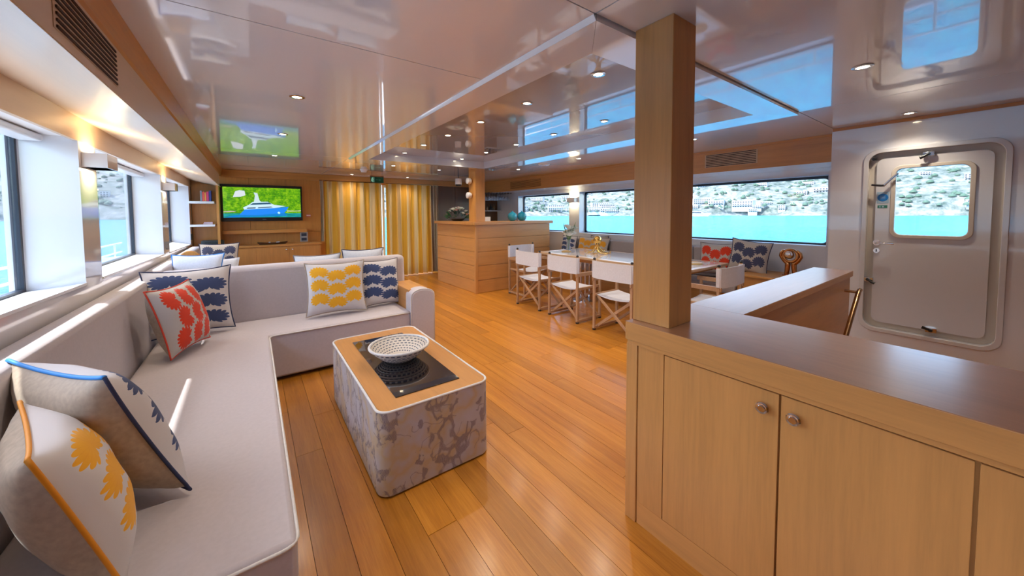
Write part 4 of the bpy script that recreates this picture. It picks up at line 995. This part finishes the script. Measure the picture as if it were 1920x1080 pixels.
for i, (x, h, m_, lb) in enumerate(((5.19, .10, 'bot1', 'short amber bottle at the left end of the shelf behind the bar'), (5.29, .16, 'bot2', 'dark bottle on the shelf behind the bar'), (5.40, .14, 'bot1', 'amber bottle on the right part of the shelf behind the bar'))):
    bo = thing('bottle', lb, 'bottle', (x, 8.27, 1.535), 'bottles behind the bar')
    B().lathe([(0, 0), (.033, 0), (.035, h * .6), (.012, h * .8), (.012, h), (0, h)], (x, 8.27, 1.535), 16).build('body', m_, bo, smooth=40)
    B().cyl((x, 8.27, 1.535 + h), (x, 8.27, 1.535 + h + .015), .013, n=12).build('cap', 'black', bo)
bkc = thing('back_counter', 'dark low counter against the wall behind the bar', 'counter', (4.9, 8.1, 0))
box(3.9, XR - .01, 7.9, YF - .002, 0, .88).build('carcass', 'dark_panel', bkc); box(3.88, XR - .01, 7.88, YF - .002, .88, .92).build('worktop', 'lacquer', bkc)

# ------------------------------------------------------------------ sconces
def sconce(label, x, y, z, sgn, dim=.10):
    o = thing('wall_sconce', label, 'lamp', (x, y, z), 'box wall lamps between the windows')
    X0, X1 = sorted((x, x + sgn * dim))
    B().ring([(X0 + .0, z - .045), (X1, z - .045), (X1, z + .045), (X0, z + .045)], [(X0 + .006, z - .045), (X1 - .006, z - .045), (X1 - .006, z + .045), (X0 + .006, z + .045)], 'y', y - .105, y + .105).build('shade', 'lacquer', o, fixn=True)
    box(X0, X1, y - .107, y - .104, z - .045, z + .045).build('end_cap', 'lacquer', o); box(X0, X1, y + .104, y + .107, z - .045, z + .045).build('end_cap', 'lacquer', o)
    for zz_, nm in ((z - .040, 'lower_diffuser'), (z + .038, 'upper_diffuser')): box(X0 + .008, X1 - .008, y - .10, y + .10, zz_, zz_ + .003).build(nm, 'sconce_glow', o)
    for s in (-1, 1):
        l = bpy.data.lights.new('sconce_light', 'AREA'); l.shape = 'RECTANGLE'; l.size = .08; l.size_y = .19; l.energy = 1.1; l.color = (1, .86, .55)
        lo = bpy.data.objects.new('sconce_light', l); COL.objects.link(lo); lo.parent = o; lo.location = (sgn * dim / 2, 0, s * .05); lo.rotation_euler = (0 if s < 0 else math.pi, 0, 0)
    return o
sconce('white box wall lamp on the pier between the two nearest left windows', XL + .001, 3.50, 1.80, 1, .11)
sconce('white box wall lamp on the pier between the farther left windows', XL + .001, 5.97, 1.79, 1, .11)
sconce('white box wall lamp on the pier between the right windows, above the bar end', XR - .002, 5.43, 1.73, -1, .11)

# ------------------------------------------------------------------ downlights
dl = thing('downlight', 'x', 'lamp', (0, 0, 0), 'round recessed ceiling downlights')
B().lathe([(.030, 0), (.046, -.001), (.048, -.004), (.030, -.006), (.028, 0)], (0, 0, 0), 24).build('trim_ring', 'chrome', dl, smooth=50)
B().cyl((0, 0, .0), (0, 0, -.003), .029, n=20).build('lens', 'lamp', dl)
pts = []
for y, nm in ((2.96, 'nearest'), (4.40, 'second'), (6.04, 'third')): pts.append((.283, y, H0, 'recessed downlight in the left ceiling strip above the sofa, %s of that line' % nm, 10))
ords = ['first', 'second', 'third', 'fourth', 'fifth', 'sixth']
for k, y in enumerate((1.616, 2.379, 3.124, 3.87, 4.60, 5.345)): pts.append((1.89, y, H2, 'downlight in the recessed ceiling, sofa-side line, %s counted from the tall column' % ords[k], 7))
for k, y in enumerate((1.616, 2.39, 3.135, 3.87, 4.63, 5.40)): pts.append((2.89, y, H2, 'downlight in the recessed ceiling, window-side line, %s counted from the tall column' % ords[k], 7))
pts += [(2.86, .505, H0, 'recessed downlight in the ceiling left of the mirrored door window', 10), (4.52, .50, H0, 'recessed downlight in the ceiling just above the white door', 3),
        (1.99, 6.19, H0, 'recessed downlight beyond the ceiling recess, left one of two', 8), (2.89, 6.31, H0, 'recessed downlight beyond the ceiling recess, right one of two', 8),
        (1.71, 8.02, H0, 'recessed downlight before the left gold curtain', 6), (2.88, 7.98, H0, 'recessed downlight before the right gold curtain', 6),
        (4.08, 5.4, H0, 'recessed downlight over the far head of the dining table', 8), (4.05, 3.83, H0, 'recessed downlight over the dining table beside the ceiling recess', 8), (4.08, 2.1, H0, 'recessed downlight over the near end of the dining table', 8),
        (.28, 1.2, H0, 'recessed downlight in the left ceiling strip just above the camera', 10), (.28, -.8, H0, 'recessed downlight in the left ceiling strip behind the camera', 10), (2.86, -1.4, H0, 'recessed downlight over the aft stairs', 10)]
first = True
for (x, y, z, lb, en) in pts:
    c = dl if first else dup(dl); first = False
    c.location = (x, y, z); c['label'] = lb
    l = bpy.data.lights.new('downlight_beam', 'SPOT'); l.energy = en; l.spot_size = R(125); l.spot_blend = .9; l.shadow_soft_size = .03; l.color = (1, .87, .70)
    lo = bpy.data.objects.new('downlight_beam', l); COL.objects.link(lo); lo.parent = c; lo.location = (0, 0, -.012)

# ------------------------------------------------------------------ outside: side decks, sea, hills, houses, boats
M['deck'] = plain('bounce_white_deck', (.80, .80, .79), .5)  # deck white added as a reflector, bouncing sun onto the left ceiling
def water_mat():
    t = NT('sea_water'); v = t.coord(); n1 = t.noise(v, .35, 5, .6); n2 = t.noise(v, 2.2, 4, .6)
    c = t.ramp(t.math('MULTIPLY_ADD', t.noise(v, .012, 4), .4, t.math('MULTIPLY', t.noise(t.coord((.5, 1.6, 1)), 1.3, 5, .7), .6)), [(.36, (.0, .13, .28)), (.58, (.005, .25, .38)), (.72, (.06, .36, .46))])
    hgt = t.math('ADD', n1, t.math('MULTIPLY', n2, .35))
    t.P(col=c, rough=.2, ior=1.33, spec=.34); t.bump(hgt, .8, 1.2); return t.m
M['sea'] = water_mat()
SEA = -2.6
se = B().add([(-3000, -3000, SEA), (3000, -3000, SEA), (3000, 3000, SEA), (-3000, 3000, SEA)], [(0, 1, 2, 3)]).build('sea', 'sea', struct=True)
for sgn, x0, x1, nm in ((-1, -2.45, GL - .06, 'left'), (1, GR + .06, 7.1, 'right')):
    dk = sroot('trim_%d' % (5 if sgn < 0 else 6))
    box(x0, x1, -5, 12, -.2, -.05).build('side_deck', 'deck', dk)
    xo = x0 if sgn < 0 else x1
    box(min(xo, xo - .08 * -sgn) if False else xo - .04, xo + .04, -5, 12, -2.5, .45).build('bulwark', 'white', dk)
for sgn, xo, lb in ((-1, -2.45, 'white tubular deck rail outside the left windows'), (1, 7.1, 'white tubular deck rail outside the right windows')):
    ra = thing('deck_rail', lb, 'rail', (xo, 3, .45))
    for z in (.62, .82): B().cyl((xo, -4.9, z), (xo, 11.9, z), .018, n=8).build('rail_tube', 'white', ra, smooth=50)
    for k in range(14): B().cyl((xo, -4.2 + 1.2 * k, .45), (xo, -4.2 + 1.2 * k, .82), .016, n=8).build('post', 'white', ra, smooth=50)
fd = sroot('trim_7'); box(-.5, 5.2, YF + .3, 13, -.2, -.05).build('fore_deck', 'deck', fd)
# overhang of the deck above shades the side decks
B().prism([(-1.70 + 8.77 * .0135, -5), (GL - .05, -5), (GL - .05, 12), (-1.70 - 8.23 * .0135, 12)], 'z', 2.35, 2.5).build('deck_overhang', 'white', sroot('trim_8')); box(GR + .05, 6.5, -5, 12, 2.35, 2.5).build('deck_overhang', 'white', sroot('trim_9'))

def hill_h(a, r):
    a = a * 1.0
    t = max(0, min(1, (r - 505) / 900)); t2 = t ** .8
    h = t2 * (235 + 45 * math.sin(a * 5 + 1) + 30 * math.sin(a * 11 + r * .004) + 18 * math.sin(a * 23 + r * .011))
    h += 7 * math.sin(r * .03 + 9 * a) * t + 4 * math.sin(a * 90 + r * .02) * t
    return SEA + max(.4, h + 1.2)
t = NT('dry_scrub_hillside'); v = t.coord(); a = t.noise(v, .035, 5, .7); b2 = t.noise(v, .16, 4, .7)
t.P(col=t.ramp(t.math('ADD', t.math('MULTIPLY', a, .5), t.math('MULTIPLY', b2, .5)), [(.38, (.03, .055, .045)), (.46, (.09, .115, .105)), (.54, (.17, .185, .18)), (.64, (.32, .32, .31))]), rough=.95)
M['hill'] = t.m
b = B(); NA, NR = 260, 26; vs = []
for i in range(NA + 1):
    az = R(-100 + 230 * i / NA)
    for j in range(NR + 1):
        r = 500 + 18 * math.sin(az * 17) + 900 * (j / NR) ** 1.3; vs.append((r * math.sin(az), r * math.cos(az), hill_h(az, r) if j else SEA - 1))
b.add(vs, [(i * (NR + 1) + j, (i + 1) * (NR + 1) + j, (i + 1) * (NR + 1) + j + 1, i * (NR + 1) + j + 1) for i in range(NA) for j in range(NR)])
hl_ = b.build('hillside', 'hill', smooth=180, fixn=True); tag(hl_, 'pale dry scrub-covered hillside across the bay', 'hill')
# shrubs and trees on the slope
rn = random.Random(21); b = B()
ico = [(0, 0, 1), (.9, 0, .3), (.28, .85, .3), (-.73, .53, .3), (-.73, -.53, .3), (.28, -.85, .3), (.8, .5, -.3), (-.3, .9, -.3), (-.9, 0, -.3), (-.3, -.9, -.3), (.8, -.5, -.3)]
icf = [(0, 1, 2), (0, 2, 3), (0, 3, 4), (0, 4, 5), (0, 5, 1), (1, 6, 2), (2, 6, 7), (2, 7, 3), (3, 7, 8), (3, 8, 4), (4, 8, 9), (4, 9, 5), (5, 9, 10), (5, 10, 1), (1, 10, 6)]
for i in range(5200):
    az = R(rn.uniform(-45, 100)); r = 515 + 700 * rn.random() ** 1.4; h = hill_h(az, r); s_ = rn.uniform(1.0, 3.2)
    b.add([(r * math.sin(az) + v[0] * s_, r * math.cos(az) + v[1] * s_, h + v[2] * s_ * .9 + s_ * .3) for v in ico], icf)
o = b.build('hillside_trees', plain('olive_tree_green', (.06, .11, .08), .9), stuff=True, smooth=180); tag(o, 'scattered dark olive trees and shrubs over the far hillside', 'trees', kind='stuff')
M['render'] = plain('whitewashed_render', (.50, .495, .49), .8); M['farwin'] = plain('far_window_glass', (.03, .045, .07), .5); M['tile'] = plain('far_terracotta', (.45, .20, .12), .8)
protos = []
for k, (w_, d_, h_, nf, nw) in enumerate(((13, 9, 6.2, 2, 4), (19, 10, 6.4, 2, 6), (10, 9, 9.0, 3, 3), (26, 11, 9.2, 3, 8))):
    o = B().box(-w_ / 2, w_ / 2, 0, d_, -6, h_).box(-w_ / 2 - .3, w_ / 2 + .3, -.3, d_ + .3, h_, h_ + .5).box(-w_ / 2 + 1, w_ / 2 - 1, -2, 0, 2.9, 3.1).build('house', 'render')
    for f in range(nf):
        for c_ in range(nw):
            xw = -w_ / 2 + (c_ + .5) * w_ / nw
            box(xw - .95, xw + .95, -.06, 0, f * 3 + .6, f * 3 + 2.4).build('window', 'farwin', o)
    protos.append(o)
rows_ = ['along the shore', 'low on the slope', 'half way up the slope', 'high on the slope']
cnt = 0
for i in range(180):
    row_ = 0 if i < 48 else (1 if i < 100 else (2 if i < 150 else 3))
    side_ = rn.random() < .78
    az = R(rn.uniform(33, 98)) if side_ else R(rn.uniform(-30, -5))
    r = (508 + rn.random() * 18) if row_ == 0 else {1: rn.uniform(545, 620), 2: rn.uniform(640, 800), 3: rn.uniform(820, 1050)}[row_]
    p = protos[rn.randrange(4)]
    c = p if p.get('used') is None else dup(p)
    p['used'] = 1
    c.location = (r * math.sin(az), r * math.cos(az), hill_h(az, r) - .3); c.rotation_euler = (0, 0, -az + rn.uniform(-.35, .35)); sc_ = rn.uniform(.6, .95); c.scale = (sc_, sc_, sc_)
    w_ = 'across the bay beyond the right windows' if side_ else 'on the far shore beyond the left windows'
    kd = ('two-storey white house, four windows wide,', 'long two-storey white house, six windows wide,', 'narrow three-storey white house', 'long three-storey white block')[protos.index(p)]
    tag(c, '%s %s %s' % (kd, rows_[row_], 'beyond the right windows' if side_ else 'beyond the left windows'), 'house', '%s %s %s' % (kd, rows_[row_], 'right' if side_ else 'left'))
for o in protos:
    if o.get('used') is None: bpy.data.objects.remove(o)
for o in S.objects:
    if 'used' in o: del o['used']
for az, r, s_, lb in ((63.5, 455, 1.5, 'white motor yacht moored far across the bay in the right window, the larger one'), (55.5, 465, 1.0, 'small white boat on the bay in the right window, left of the larger yacht'), (-21.5, 430, 1.2, 'white boat on the bay seen through the nearest left window')):
    a_ = R(az); o = thing('motor_boat', lb, 'boat', (r * math.sin(a_), r * math.cos(a_), SEA))
    b = B(); L = 9
    b.hexa([(-L, -1.6, -.3), (L * .7, -1.2, -.3), (L * .7, 1.2, -.3), (-L, 1.6, -.3)], [(-L, -2, 1.6), (L, -.2, 2.2), (L, .2, 2.2), (-L, 2, 1.6)]); h_ = b.build('hull', 'white')
    h_.parent = o
    k_ = B().hexa([(-5.5, -1.5, 1.6), (4, -1.3, 1.8), (4, 1.3, 1.8), (-5.5, 1.5, 1.6)], [(-5, -1.3, 3.4), (1.5, -1.1, 3.4), (1.5, 1.1, 3.4), (-5, 1.3, 3.4)]).build('cabin', 'white'); k_.parent = o
    k2 = B().box(-4, 2, -1.48, -1.36, 2.2, 2.9).build('cabin_window', 'farwin'); k2.parent = o
    o.scale = (s_, s_, s_); o.rotation_euler = (0, 0, -a_ + .15)
